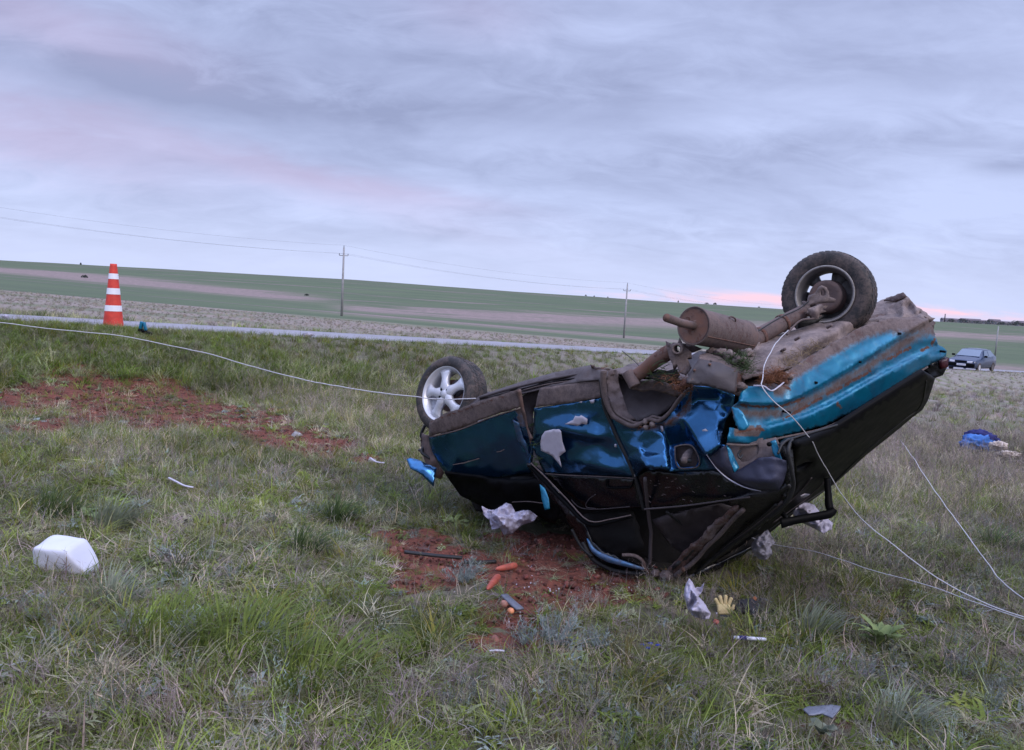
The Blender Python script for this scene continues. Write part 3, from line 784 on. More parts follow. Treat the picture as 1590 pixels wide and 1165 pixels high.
# --- rear quarter
qpts = [(941, 575), (941, 600), (943, 627), (953, 645), (970, 657), (985, 664), (1005, 662), (1027, 655), (1043, 636), (1058, 618), (1077, 600), (1105, 602), (1140, 614),
        (1138, 631), (1128, 650, -.03), (1124, 668, -.03), (1126, 691, -.03), (1133, 712, 0), (1138, 733, .02), (1125, 731, .03), (1114, 731, .02), (1105, 730, 0), (1048, 732, .0), (1002, 729, .0), (988, 742), (972, 710), (959, 682), (947, 655), (938, 620), (935, 590)]
qin = [(960, 668, .0), (975, 690, .005), (1000, 700, .03), (1110, 640, -.02), (1085, 640, -.02), (1085, 620, -.07), (1128, 640, -.06), (1108, 716, .03), (1124, 712, .0), (1126, 724, .03), (1110, 724, .02), (1100, 726, .0), (1058, 660, -.0), (1045, 668, -.02)]
qlines = [[(986, 668, -.03), (992, 690, .02), (1003, 723, .15)], [(987, 667, -.03), (1011, 657, -.05), (1027, 662, -.045)], [(1003, 724, .15), (1035, 727, .155)], [(1028, 663, -.04), (1033, 690, .05), (1036, 726, .155)],
          [(1031, 662, -.03), (1037, 692, -.05), (1041, 726, .0)], [(1040, 692, -.07), (1060, 688, -.075), (1077, 685, -.05)], [(1033, 661, .02), (1048, 650, .02), (1060, 650, .01)],
          [(1054, 626, -.07), (1061, 642, -.03), (1066, 656, .02), (1081, 681, .07), (1097, 705, .16)], [(1063, 660, -.02), (1077, 684, -.02), (1092, 707, -.01)],
          [(1120, 610, -.10), (1116, 640, -.03), (1113, 668, .04), (1118, 690, .13), (1097, 705, .16)]]
qp = panel('rear_quarter_panel', qpts, 'paint', plane=SIDE, inner=qin, step=3.6, wav=.002, relax=0, seed=5, wfreq=3, crumple=.0015,
      lines=qlines,
      holes=[[(1049, 694), (1060, 692), (1073, 693), (1081, 705), (1084, 716), (1080, 725), (1056, 726), (1050, 715)]],
      rust=lambda x, y: max(0, 1-abs(math.hypot((x-1008)/66, (y-598)/66)-1)*7)*.62 if x < 1085 else 0,
      dirt=lambda x, y: (.75 if x < 952 and y < 650 else 0)+(.55*max(0, 1-abs(math.hypot((x-1010)/70, (y-595)/68)-1)*5) if x < 1075 else 0)+.04)
# torn lip of the quarter hanging over the tail, with bare metal along its edge
lip = panel('torn_quarter_flap', [(1100, 703, .03), (1120, 695, .05), (1130, 690, .0), (1136, 712, .02), (1138, 735, .04), (1160, 722, .03), (1178, 711, .03), (1200, 709, .02), (1221, 716, .0), (1222, 730), (1217, 748), (1209, 762, -.01), (1180, 762, 0), (1157, 757, 0), (1135, 745, 0), (1114, 731, .02), (1105, 718, .04)],
      'slate', plane=SIDE, inner=[(1150, 746, .07), (1180, 750, .09), (1200, 748, .07), (1125, 726, .07)], off=.06, step=4.5, wav=.003, relax=1, thick=.004, dirt=.16, seed=8, crumple=.008)
flatbar('torn_edge', [(x, y, SIDE.d(x, y)-o_) for x, y, o_ in ((1097, 706, .165), (1106, 719, .14), (1116, 731, .12), (1133, 745, .105), (1157, 757, .09), (1182, 763, .07))], [.5, .8, 1.3, 1.9, 2.0, 1.4, .8], .003, 'chip', qp, .1)
panel('tail_corner_skin', [(1096, 706), (1118, 690), (1126, 691), (1137, 733), (1125, 731), (1112, 728)], 'paint', plane=SIDE, off=.07, inner=[(1118, 708, .03), (1108, 715, -.02)], step=4.5, wav=.004, relax=1, dirt=.05, thick=.003, parent=qp)
panel('lamp_housing_strip', [(1128, 690, 3.98), (1135, 698, 3.98), (1148, 726, 3.97), (1141, 734, 3.95), (1133, 715, 3.97)], 'teal', step=4, wav=.006, dirt=.05, thick=.003)
# filler pocket
panel('filler_pocket', [(1040, 690, -.03), (1060, 688, -.03), (1078, 690, -.03), (1090, 712, -.03), (1086, 729, -.03), (1045, 731, -.03), (1038, 712, -.03)], 'darkdust', plane=SIDE, off=-.06, step=6, wav=.01, dirt=.5, parent=qp, thick=.004)
bar('filler_neck', [(1072, 702, 4.33), (1066, 710, 4.25), (1062, 716, 4.2)], [.022, .026, .018], 'dusttan', qp, dirt=.8)
bar('filler_cap', [(1056, 714, 4.22), (1074, 716, 4.2)], .012, 'rubber', qp)
bar('pocket_rim', at(SIDE, (1048, 694), (1060, 691), (1074, 692.5), (1083, 706), (1086, 719), (1080, 726), (1056, 727), (1049, 715), (1048, 694), off=.006), .004, 'dusttan', qp, dirt=.8)
chip('bare_filler_patch', [(1090, 668), (1095, 666), (1099, 669), (1096, 672), (1091, 671)], SIDE, qp, off=.045)
chip('bare_filler_patch', [(1025, 661), (1029, 662), (1030, 670), (1027, 671)], SIDE, qp, off=.0)
# wheel arch: rolled lip and liner
arch = [(938, 574), (937, 600), (942, 627), (952, 645), (970, 656), (985, 662), (997, 658), (1008, 651), (1025, 653), (1040, 640), (1055, 620), (1066, 607)]
aw = [(x, y, SIDE.d(x, y)-.015) for x, y in arch]
al_ = bar('wheel_arch_lip', aw, [.020, .018, .016, .013, .012, .010, .008], 'dust', root, 8, 5, .012, dirt=.6)
bar('wheel_arch_lip', [(x+5, y-4, d-.01) for x, y, d in aw[2:]], .008, 'darkdust', root, 6, 5, .008, dirt=.6)
panel('wheel_arch_liner', [(944, 580, 4.62), (957, 575, 4.75), (985, 592, 4.72), (1020, 596, 4.66), (1050, 606, 4.5), (1060, 612, 4.44), (1040, 634, 4.5), (1020, 648, 4.55), (1008, 646, 4.56), (990, 655, 4.55), (975, 650, 4.58), (955, 640, 4.6), (946, 620, 4.62)],
      'darkdust', inner=[(970, 615, 4.70), (1000, 620, 4.68), (1030, 620, 4.58), (985, 598, 4.72)], step=6, wav=.008, dirt=.3, thick=.01, seed=9)
panel('inner_arch', [(940, 576, 4.58), (957, 574, 4.6), (962, 600, 4.6), (975, 640, 4.58), (988, 652, 4.54), (975, 652, 4.52), (955, 640, 4.54), (945, 615, 4.56)], 'dust', step=4, wav=.02, wfreq=18, dirt=.5, thick=.01, seed=10)
for k, (x, y) in enumerate([(1012, 659), (1004, 663), (1001, 655)]):
    d_ = SIDE.d(x, y)-.03; c_ = P(x, y, d_); bm = bmesh.new(); bmesh.ops.create_icosphere(bm, subdivisions=3, radius=.016)
    for v in bm.verts: v.co *= 1+.45*mnoise.noise(v.co*40+Vector((k, 0, 0))); v.co += c_
    dl = bm.verts.layers.float.new('dirt')
    for v in bm.verts: v[dl] = .9
    obj('mud_clod', bm, M['dusttan'], root)
# dark shoulder of the body under the window line
panel('body_shoulder', [(986, 743), (1000, 731), (1048, 733), (1105, 731), (1114, 732), (1135, 746), (1180, 764), (1209, 764), (1200, 770), (1150, 775), (1095, 783), (1040, 786), (997, 790)], 'blackpaint', plane=SIDE, inner=[(1060, 760, .03), (1120, 765, .03)], off=-.005, step=6, wav=.008, dirt=.10, thick=.012, seed=3)
for k in range(26):
    x = random.uniform(1000, 1130); y = random.uniform(742, 782); l_ = random.uniform(1.5, 5); a = random.uniform(-.3, .7)
    flatbar('scratch', at(SIDE, (x, y), (x+l_*.5*math.cos(a), y+l_*.5*math.sin(a)), (x+l_*math.cos(a), y+l_*math.sin(a)), off=.045), random.uniform(.6, 1.3), .002, 'dust', root, .9)
bar('door_gap_seal', at(SIDE, (933, 590), (938, 630), (950, 660), (963, 690), (975, 714), (986, 742), (993, 765), (1000, 792), off=.004), .012, 'rubber')
# belt line and rear pillar
flatbar('belt_moulding', [(1000, 791, 4.52), (1060, 786, 4.35), (1120, 778, 4.2), (1165, 772, 4.05)], 3, .02, 'darkdust', root, .3)
cp = panel('c_pillar', [(1130, 782, 4.18), (1165, 770, 4.08), (1212, 762, 3.95), (1222, 745, 3.93), (1232, 760, 3.96), (1215, 790, 4.1), (1170, 828, 4.4), (1110, 872, 4.65), (1068, 895, 4.78), (1040, 895, 4.78), (1045, 885, 4.75), (1100, 835, 4.5), (1150, 793, 4.22)],
      'blackpaint', inner=[(1150, 815, 4.33), (1190, 785, 4.1), (1100, 862, 4.58)], step=6, wav=.006, dirt=.35, thick=.02)
rr_ = panel('roof_drip_rail', [(1135, 789, 4.18), (1147, 785, 4.15), (1152, 792, 4.15), (1110, 832, 4.42), (1075, 868, 4.62), (1052, 892, 4.7), (1040, 897, 4.72), (1036, 889, 4.72), (1055, 868, 4.62), (1090, 834, 4.42)], 'rustbrown',
      inner=[(1100, 836, 4.38)], step=5, wav=.004, wfreq=25, dirt=1.0, thick=.02, jag=.5)
bar('rail_edge', [(1153, 790, 4.15), (1120, 826, 4.36), (1080, 868, 4.58), (1050, 895, 4.68)], .014, 'darkdust', rr_, 6, 10, .012, dirt=.6)
for q_ in range(3):
    bar('tailgate_seal', [(1224-q_*9, 775+q_*4, 3.98+q_*.03), (1195-q_*9, 800+q_*4, 4.14+q_*.04), (1150-q_*9, 835+q_*4, 4.4+q_*.04), (1085-q_*3, 885+q_*3, 4.68)], .008 if q_ else .012, ['rubber', 'darkdust', 'rubber'][q_], root, dirt=.4)
bar('tailgate_seal', [(1208, 705, 3.86), (1215, 690, 3.88), (1228, 682, 3.92), (1260, 672, 4.0), (1300, 660, 4.1)], .006, 'rubber')
bar('tailgate_seal', [(1230, 683, 3.9), (1224, 700, 3.86), (1229, 730, 3.88), (1232, 755, 3.92), (1222, 780, 3.98), (1195, 805, 4.14)], .010, 'rubber')
panel('corner_pillar', [(1208, 690, 3.9), (1226, 681, 3.92), (1240, 676, 3.95), (1231, 700, 3.93), (1234, 735, 3.95), (1232, 760, 3.97), (1220, 775, 4.0), (1222, 745, 3.93), (1223, 716, 3.9)], 'blackpaint', step=5, wav=.004, dirt=.25, thick=.03)
# tail-lamp opening
panel('tail_lamp_panel', [(1129, 690, 4.10), (1150, 689, 4.09), (1180, 684, 4.07), (1205, 679, 4.05), (1212, 692, 4.03), (1222, 717, 4.03), (1215, 726, 4.03), (1178, 714, 4.05), (1150, 732, 4.05), (1140, 728, 4.07), (1132, 708, 4.09)], 'dust', step=4.5, wav=.006, dirt=.35, thick=.004,
      holes=[[(1149, 696), (1160, 690), (1174, 688), (1178, 694), (1177, 705), (1162, 716), (1152, 718), (1146, 710)]], seed=4)
panel('lamp_recess', [(1140, 686, 4.1), (1185, 680, 4.08), (1185, 712, 4.05), (1150, 725, 4.08), (1140, 712, 4.1)], 'darkdust', step=6, wav=.01, dirt=.5)
panel('lamp_bracket', [(1196, 686, 4.01), (1204, 683, 4.00), (1210, 700, 3.99), (1217, 714, 3.99), (1219, 722, 3.99), (1209, 719, 3.99), (1200, 703, 4.00)], 'teal', step=4, wav=.004, dirt=.1, thick=.01)
bar('bolt_hole', [(1194, 690, 3.9), (1195, 690, 3.93)], .012, 'black')
bar('cable_end', [(1150, 700, 4.0), (1146, 706, 3.95), (1149, 712, 3.93), (1153, 707, 3.95)], .006, 'rubber')

# --- tail: valance pressing
vout = [(1145, 627, .0), (1150, 610, -.02), (1159, 599, -.04), (1180, 600, -.03), (1196, 607, -.01), (1206, 601, -.03), (1216, 594, -.05), (1222, 580, -.06), (1232, 570, -.07), (1267, 548, -.08), (1315, 521, -.08), (1344, 505, -.08), (1383, 494, -.07), (1420, 492, -.05), (1445, 495, -.04),
        (1450, 514, -.02), (1456, 534, .0), (1470, 545, .01), (1469, 553, 0), (1433, 573, -.01), (1398, 594, -.01), (1340, 631, -.01), (1282, 661, -.01), (1213, 678, -.01), (1166, 689, -.01), (1129, 689, -.01), (1131, 679, .03), (1134, 664, .0), (1147, 667, -.02), (1141, 652, -.02), (1137, 634, -.03)]
fold = [(1150, 626), (1180, 629), (1213, 628), (1230, 622), (1246, 615), (1270, 602), (1294, 589), (1329, 568), (1355, 552), (1375, 538), (1406, 519), (1436, 502)]
roll = [(1140, 676), (1190, 666), (1225, 657), (1262, 644), (1300, 625), (1330, 608), (1370, 585), (1405, 566), (1440, 550), (1462, 543)]
foldr = [(x, y) for x, y in fold]
vlines = [[(x, y-2.5, .042) for x, y in fold], [(x+1, y+2.5, -.026) for x, y in fold],
          [(x, y-10, -.020) for x, y in roll[1:]], [(x, y-1, .030) for x, y in roll[1:-1]], [(x+1, y+6, .022) for x, y in roll[1:-1]]]
vlines.append([(1222, 601, .0), (1236, 589, -.005), (1262, 573, -.015), (1290, 557, -.022), (1330, 534, -.025), (1380, 509, -.028)])
vlines.append([(1224, 609, .018), (1238, 597, .012), (1264, 581, .002), (1292, 565, -.006), (1332, 542, -.01), (1382, 517, -.014)])
vin = [(1200, 640, -.025), (1240, 634, -.02), (1175, 645, -.03), (1300, 604, -.018), (1360, 570, -.018), (1420, 530, -.012), (1190, 618, .012), (1420, 512, -.02), (1180, 612, .0), (1450, 528, .01)]
def vdirt(x, y):
    topline = float(np.interp(x, [1159, 1216, 1232, 1267, 1315, 1344, 1383, 1445], [596, 594, 570, 548, 521, 505, 494, 495]))
    d_ = 1.0*max(0, 1-(y-topline)/26) if x > 1200 else 0
    if x > 1385: d_ = max(d_, .8*max(0, 1-(y-topline)/34))
    if 1140 < x < 1180 and 662 < y < 678: d_ = .5
    fy = float(np.interp(x, [p_[0] for p_ in fold], [p_[1] for p_ in fold]))
    d_ = max(d_, .42*max(0, 1-abs(y-fy-13)/15))
    return d_+.20
VR = [[(1148, 629), (1180, 632), (1214, 631), (1246, 620)], [(1144, 671), (1158, 669), (1172, 666), (1186, 668)], [(1285, 612), (1304, 603), (1330, 588), (1352, 577)], [(1375, 560), (1395, 549), (1414, 540)], [(1218, 650), (1250, 632), (1275, 618)], [(1430, 545), (1446, 536), (1452, 526)], [(1300, 626), (1306, 634)], [(1216, 596), (1226, 606)]]
def vrust(x, y): return max(0, .78-min(pl_dist(x, y, l_) for l_ in VR)/7.5)
val = panel('tail_valance', vout, 'teal', plane=REAR, inner=vin, lines=vlines, step=3.8, wav=.004, wfreq=5, crumple=.011, relax=0, dirt=vdirt, jag=.9, seed=12, rust=vrust)
for x, y in [(1265, 594), (1333, 562), (1395, 518), (1464, 546), (1223, 640)]:
    c_ = P(x, y, REAR.d(x, y)-.02); tube([c_-REAR.n*.02, c_+REAR.n*.012], .007, 8)
    bm = tube([c_-REAR.n*.03, c_+REAR.n*.016], .007, 8); child_of('drain_hole', bm, M['black'], val)
panel('folded_corner', [(1136, 632, 3.98), (1146, 634, 3.93), (1153, 640, 3.92), (1164, 660, 3.9), (1158, 668, 3.9), (1147, 669, 3.9), (1143, 655, 3.92)], 'teal', step=4, wav=.006, dirt=.2, thick=.003, parent=val)
bar('torn_edge', [(1170, 599, 3.99), (1186, 600, 3.96), (1198, 607, 3.93), (1210, 600, 3.95), (1217, 594, 4.02)], .004, 'chip', val)
bar('tailgate_flange', [(x, y, REAR.d(x, y)-.005) for x, y in ((1129, 690), (1166, 691), (1213, 680), (1282, 664), (1340, 634), (1398, 597), (1440, 570))], .006, 'darkdust', val, dirt=.6)
# crumpled dusty corner behind it
panel('crumpled_tail_corner', [(1331, 498, 5.15), (1350, 477, 5.25), (1368, 466, 5.3), (1402, 454, 5.2), (1412, 463, 5.05), (1421, 475, 4.95), (1436, 484, 4.88), (1450, 496, 4.82), (1447, 503, 4.8), (1436, 500, 4.8), (1428, 507, 4.8), (1412, 503, 4.82), (1400, 494, 4.83), (1383, 496, 4.83), (1344, 507, 4.85)],
      'dusttan', inner=[(1380, 476, 5.1), (1402, 468, 5.0), (1412, 478, 5.02), (1392, 484, 5.02), (1376, 490, 4.97), (1403, 486, 4.84), (1420, 490, 4.9), (1430, 494, 4.80)], step=3.2, wav=.012, wfreq=17, crumple=.05, relax=0, dirt=.6, jag=.8, thick=.008, seed=15)
panel('tail_corner_flange', [(1372, 466, 5.28), (1402, 454, 5.1), (1408, 460, 5.05), (1390, 468, 5.12)], 'rustbrown', step=4, wav=.01, dirt=.4, thick=.01)
panel('tail_corner_shred', [(1440, 497, 4.8), (1452, 500, 4.8), (1449, 512, 4.8), (1453, 520, 4.82), (1444, 517, 4.82)], 'darkdust', step=3, wav=.02, wfreq=30, jag=1, dirt=.6)
panel('tail_corner_shred', [(1435, 492, 4.76), (1452, 494, 4.74), (1446, 500, 4.74), (1438, 499, 4.76)], 'dusttan', step=3, wav=.02, wfreq=30, jag=1, dirt=.8)
# spare wheel well under the tail floor
well = panel('spare_wheel_well', [(1150, 558, 4.45), (1166, 545, 4.62), (1182, 529, 4.8), (1209, 519, 4.9), (1238, 511, 4.98), (1273, 500, 5.05), (1304, 492.5, 5.1), (1321, 490.5, 5.1), (1334, 495, 5.08), (1341, 505, 5.0), (1315, 522, 4.86), (1267, 549, 4.62), (1232, 571, 4.42), (1217, 582, 4.32), (1190, 580, 4.3), (1165, 572, 4.35)],
      'dusttan', inner=[(1195, 545, 4.48), (1230, 532, 4.52), (1265, 518, 4.62), (1305, 503, 4.78), (1200, 558, 4.34), (1235, 548, 4.42), (1270, 532, 4.54), (1300, 516, 4.7), (1325, 500, 4.86)], step=4.5, wav=.01, wfreq=6, relax=2, dirt=.62, seed=17, crumple=.012)
panel('well_side', [(1334, 496, 5.06), (1380, 483, 5.1), (1383, 494, 4.98), (1345, 506, 4.98), (1340, 505, 5.0)], 'rustbrown', step=5, wav=.01, dirt=.7)
panel('tail_floor', [(1216, 596, 4.15), (1217, 578, 4.34), (1267, 546, 4.6), (1344, 503, 5.0), (1350, 506, 4.92), (1315, 523, 4.75), (1267, 550, 4.5), (1232, 572, 4.3)], 'dusttan', step=6, wav=.01, dirt=.8)

# --- tailgate / dark tail opening
panel('tailgate_glass', [(1236, 692, 3.98), (1262, 681), (1300, 664), (1345, 636), (1400, 600), (1436, 578), (1450, 588), (1447, 602), (1441, 622), (1432, 637), (1415, 650), (1395, 667, -.0), (1345, 707, 0), (1298, 750, 0), (1268, 770), (1240, 790), (1205, 818), (1172, 846), (1120, 873), (1075, 893), (1062, 893), (1110, 866), (1170, 820), (1215, 782), (1232, 755), (1236, 725)][0:0] or
      [(1236, 692), (1262, 682), (1300, 665), (1345, 636), (1400, 601), (1436, 579), (1452, 588), (1447, 604), (1441, 622), (1432, 637), (1415, 650), (1395, 667), (1345, 707), (1298, 750), (1268, 772), (1240, 792), (1205, 820), (1172, 846), (1120, 874), (1075, 894), (1060, 894), (1110, 864), (1170, 820), (1215, 782), (1234, 756), (1235, 725)],
      'black', plane=TAIL, inner=[(1330, 680, .03), (1400, 630, .03), (1280, 730, .0)], step=8, wav=.008, wfreq=4, thick=.03, dirt=.1,
      holes=[[(1237, 724), (1238, 732), (1252, 727), (1263, 717), (1250, 718)]], seed=20)
bar('glass_seal', [(x, y, TAIL.d(x, y)-.01) for x, y in ((1438, 592), (1434, 618), (1425, 636), (1400, 655), (1340, 705), (1290, 753), (1240, 788), (1180, 834))], .005, 'rubber')
bar('glass_seal', [(x, y, TAIL.d(x, y)-.012) for x, y in ((1260, 742), (1230, 775), (1180, 815), (1120, 862))], .006, 'darkdust', dirt=.3)
bar('glass_seal', [(x, y, TAIL.d(x, y)-.012) for x, y in ((1280, 748), (1250, 776), (1200, 812))], .004, 'darkdust', dirt=.3)
chip('bare_filler_patch', [(1243, 770), (1250, 767), (1258, 768), (1252, 772), (1244, 774)], TAIL, root, off=.03)
panel('roof_skin', [(1062, 893, 4.80), (1120, 874, 4.95), (1172, 847, 5.08), (1185, 838, 5.12), (1150, 866, 5.15), (1100, 893, 5.0), (1075, 901, 4.86), (1062, 899, 4.8)], 'blackpaint', step=6, wav=.01, dirt=.15, thick=.01)
panel('tail_bumper_end', [(1440, 568, 4.9), (1455, 560, 4.88), (1467, 553, 4.86), (1474, 556, 4.86), (1471, 570, 4.86), (1464, 583, 4.88), (1450, 588, 4.9), (1438, 582, 4.92)], 'blackpaint', step=4, wav=.01, dirt=.1, thick=.08)
panel('tail_lamp_shard', [(1461, 560, 4.84), (1473, 556, 4.84), (1472, 570, 4.84), (1462, 574, 4.85)], 'redlens', step=4, wav=.004, thick=.03)
panel('tail_lamp_shard', [(1408, 588, 4.7), (1425, 580, 4.72), (1426, 585, 4.72), (1412, 593, 4.7)], 'redlens', step=4, wav=.004, thick=.02)
# bent window surround sticking out to the right
bf = flatbar('bent_rubber_frame', [(1284, 742, 5.0), (1286, 765, 4.98), (1287, 783, 4.95), (1291, 797, 4.93)], [10, 11, 13, 12], .04, 'black', root)
flatbar('frame_rail', [(1296, 790, 4.92), (1288, 798, 4.91), (1262, 803, 4.9), (1235, 808, 4.88), (1212, 813, 4.86)], [10, 14, 13, 13, 16], .04, 'black', bf)
flatbar('frame_rail', [(1214, 797, 4.9), (1220, 803, 4.88), (1224, 812, 4.87)], [8, 7, 6], .03, 'black', bf)

# debris of the nose: fender shard, bracket
panel('fender_shard', [(631, 713, 5.75), (637, 711, 5.76), (650, 714, 5.74), (678, 727, 5.66), (676, 740, 5.64), (673, 756, 5.6), (655, 738, 5.62), (637, 726, 5.68)], 'paint', inner=[(655, 725, 5.62)], step=5, wav=.006, thick=.012, dirt=.02)
panel('nose_frame', [(655, 672, 5.95), (664, 678, 5.85), (667, 690, 5.8), (676, 712, 5.78), (690, 735, 5.75), (683, 744, 5.78), (668, 738, 5.8), (658, 712, 5.85), (653, 690, 5.9)], 'rustbrown', step=5, wav=.03, dirt=.4, thick=.03)
bar('brake_hose', [(658, 660, 5.95), (652, 676, 5.95), (658, 690, 5.9), (656, 706, 5.85), (668, 716, 5.8)], .012, 'rubber', wob=.03)
bar('steering_rod', [(652, 700, 5.95), (672, 704, 5.85), (682, 700, 5.8)], .012, 'darkdust', wob=.02)
hullbox('engine_block', [Vector(v) for v in ((-.45, 5.95, .35), (-.4, 6.6, .45), (.3, 6.7, .5), (.25, 5.8, .45), (-.35, 5.9, .05), (-.2, 6.5, .05), (.3, 6.4, .05), (.2, 5.7, .05))], 'darkdust', .4)
panel('dashboard_shell', [(690, 735, 5.7), (760, 744, 5.35), (828, 738, 5.1), (850, 760, 5.05), (868, 800, 5.1), (862, 815, 5.15), (830, 800, 5.3), (770, 797, 5.45), (715, 770, 5.65)], 'black', step=8, wav=.03, dirt=.1, thick=.02)  # black sheet added for the shade inside the window opening
flatbar('trim_edge', [(795, 780, 5.22), (820, 779, 5.15), (845, 782, 5.08)], 1.4, .004, 'darkdust', root, .5)

# --- wheels
def dcol(bm, d_):
    dl = bm.verts.layers.float.new('dirt')
    for v in bm.verts: v[dl] = d_
    return bm
RS = 1.07
def make_wheel(centre_out, n_out, name='wheel', rim_mat='alloy', spin=0.0, RS=1.07):
    """centre_out: middle of the outer face; n_out: direction the outer face looks"""
    mt = frame(Vector(centre_out), n_out, CU) @ Matrix.Rotation(spin, 4, 'Z')
    prof = [(.196, -.015), (.202, -.006), (.212, .002), (.232, .008), (.256, .002), (.272, -.008), (.281, -.022), (.285, -.045), (.286, -.095), (.285, -.145), (.281, -.168), (.272, -.182), (.256, -.190), (.232, -.194), (.212, -.190), (.202, -.184), (.196, -.175)]
    prof = [(r_ if r_ > .24 else .24-(.24-r_)*(.24-.183*RS)/(.24-.196), z_) for r_, z_ in prof]
    ty = obj(name, lathe(prof, 56, mtx=mt), M['tyre'], root)
    ty.name = name
    bm = bmesh.new()
    for k in range(46):
        for row, (za, zb) in enumerate(((-.030, -.058), (-.062, -.094), (-.098, -.130), (-.134, -.164))):
            a = 2*math.pi*(k+.5*(row % 2))/46
            r0 = .2855 if row in (1, 2) else .2835
            rot = Matrix.Rotation(a, 4, 'Z') @ Matrix.Translation((r0, 0, (za+zb)/2)) @ Matrix.Rotation(.35 if row % 2 else -.35, 4, 'X')
            box(bm, mt @ rot, .0045 if RS > 1 else .0025, .026, abs(zb-za)*.92)
    child_of('tread', bm, M['tyre'], ty, smooth_=False)
    # rim barrel with lips on both sides
    prof = [(.178, -.030), (.190, -.022), (.196, -.010), (.194, -.004), (.188, -.004), (.180, -.016), (.172, -.030), (.160, -.050), (.156, -.10), (.168, -.150), (.180, -.176), (.192, -.184), (.196, -.190), (.190, -.192), (.176, -.176), (.164, -.150)]
    bm = lathe([(r_*RS, z_) for r_, z_ in prof], 56, mtx=mt); dl = bm.verts.layers.float.new('dirt')
    for v in bm.verts: v[dl] = .15
    rim = child_of('rim', bm, M[rim_mat], ty)
    child_of('rim_lip', dcol(lathe([(r_*RS/1.07, z_) for r_, z_ in ((.203, -.184), (.211, -.192), (.208, -.197), (.198, -.196), (.194, -.188))], 56, mtx=mt), .3), M['rimlip'], ty)
    # spokes
    bm = bmesh.new(); dl = bm.verts.layers.float.new('dirt')
    for k in range(5):
        rot = mt @ Matrix.Rotation(2*math.pi*k/5+math.pi*0, 4, 'Z')
        sec = [(.030, .040, -.012, .024), (.058, .043, -.009, .026), (.080, .034, -.010, .026), (.105, .030, -.014, .026), (.130, .033, -.018, .026), (.155, .044, -.022, .024), (.174*RS, .062, -.026, .020)]
        prev = None
        for r_, w_, z_, th in sec:
            ring = [bm.verts.new(rot @ Vector(c_)) for c_ in ((r_, -w_, z_-.012), (r_, -w_*.72, z_), (r_, 0, z_+.004), (r_, w_*.72, z_), (r_, w_, z_-.012), (r_, w_*.9, z_-th-.012), (r_, -w_*.9, z_-th-.012))]
            for v in ring: v[dl] = .12
            if prev:
                for i in range(7): bm.faces.new((prev[i], prev[(i+1) % 7], ring[(i+1) % 7], ring[i]))
            prev = ring
        bm.faces.new(prev)
    bmesh.ops.recalc_face_normals(bm, faces=bm.faces)
    child_of('spokes', bm, M[rim_mat], ty)
    bm = lathe([(.0, -.006), (.022, -.006), (.026, -.010), (.056, -.012), (.062, -.018), (.062, -.045), (.0, -.045)], 32, mtx=mt)
    dl = bm.verts.layers.float.new('dirt')
    for v in bm.verts: v[dl] = .15
    bmesh.ops.remove_doubles(bm, verts=bm.verts, dist=.0001)
    child_of('wheel_hub', bm, M[rim_mat], ty)
    for k in range(4):
        a = 2*math.pi*k/4+.5
        c_ = mt @ Vector((.041*math.cos(a), .041*math.sin(a), -.014)); c2 = mt @ Vector((.041*math.cos(a), .041*math.sin(a), -.0085))
        child_of('lug_hole', tube([c_, c2], .0115, 12), M['black'], ty)
    return ty, mt
n_f = (CR*-.60 + CU*.20 - CF*.77).normalized()
make_wheel(P(687, 611, 5.62), n_f, spin=.18)
# brake behind the front wheel and its strut
mtf = frame(P(687, 611, 5.62), n_f, CU)
obj('brake_disc', lathe([(.0, -.09), (.115, -.09), (.12, -.095), (.12, -.105), (.0, -.105)], 32, mtx=mtf), M['rust'], root)
obj('brake_caliper', box(bmesh.new(), mtf @ Matrix.Rotation(-.9, 4, 'Z') @ Matrix.Translation((.09, 0, -.09)), .07, .11, .06, .01), M['darkdust'], root)
bar('strut', [(705, 620, 5.80), (716, 640, 5.86), (722, 660, 5.9)], .03, 'darkdust')
bar('drive_shaft', [(715, 612, 5.85), (760, 612, 6.1)], .02, 'darkdust')
m_r = (CR*-.60 + CU*.02 - CF*.80).normalized()
Cr = P(1280, 457, 4.98)
make_wheel(Cr - m_r*.19, -m_r, rim_mat='steelrim', spin=.5, RS=.95)
mtr = frame(Cr, m_r, CU)
mdisc = frame(Cr - m_r*.145, m_r, CU)
obj('rim_disc', dcol(lathe([(.05, .012), (.09, .006), (.135, -.002), (.158, -.012), (.166, -.02)], 48, mtx=mdisc, a0=math.radians(75), a1=math.radians(75+282)), .35), M['steelrim'], root)
obj('brake_drum', dcol(lathe([(.0, -.02), (.055, -.02), (.075, -.012), (.098, -.014), (.104, -.022), (.106, -.05), (.106, -.085), (.112, -.09), (.112, -.10), (.06, -.11), (.0, -.12)], 40, mtx=mtr @ Matrix.Translation((-.01, -.0, 0))), .35), M['rustbrown'], root)
kn = panel('wheel_carrier', [(1246, 486, 4.9), (1249, 473, 4.9), (1256, 464, 4.9), (1265, 455, 4.88), (1271, 446, 4.86), (1276, 443, 4.85), (1283, 446, 4.85), (1287, 453, 4.85), (1288, 461, 4.85), (1298, 465, 4.86), (1296, 470, 4.86), (1273, 471, 4.86), (1258, 473, 4.88), (1254, 487, 4.9)],
      'dusttan', step=3.2, wav=.004, dirt=.6, thick=.04, holes=[[(1274, 451), (1279, 449.5), (1282, 453), (1282, 458), (1278, 460), (1274, 457)]])
panel('spring_bracket', [(1254, 480, 4.83), (1266, 475, 4.82), (1277, 473, 4.82), (1283, 484, 4.83), (1273, 487, 4.83), (1271, 495, 4.83), (1265, 497, 4.84), (1257, 489, 4.84)], 'dusttan', inner=[(1266, 483, 4.78)], step=3.2, wav=.004, dirt=.5, thick=.05)
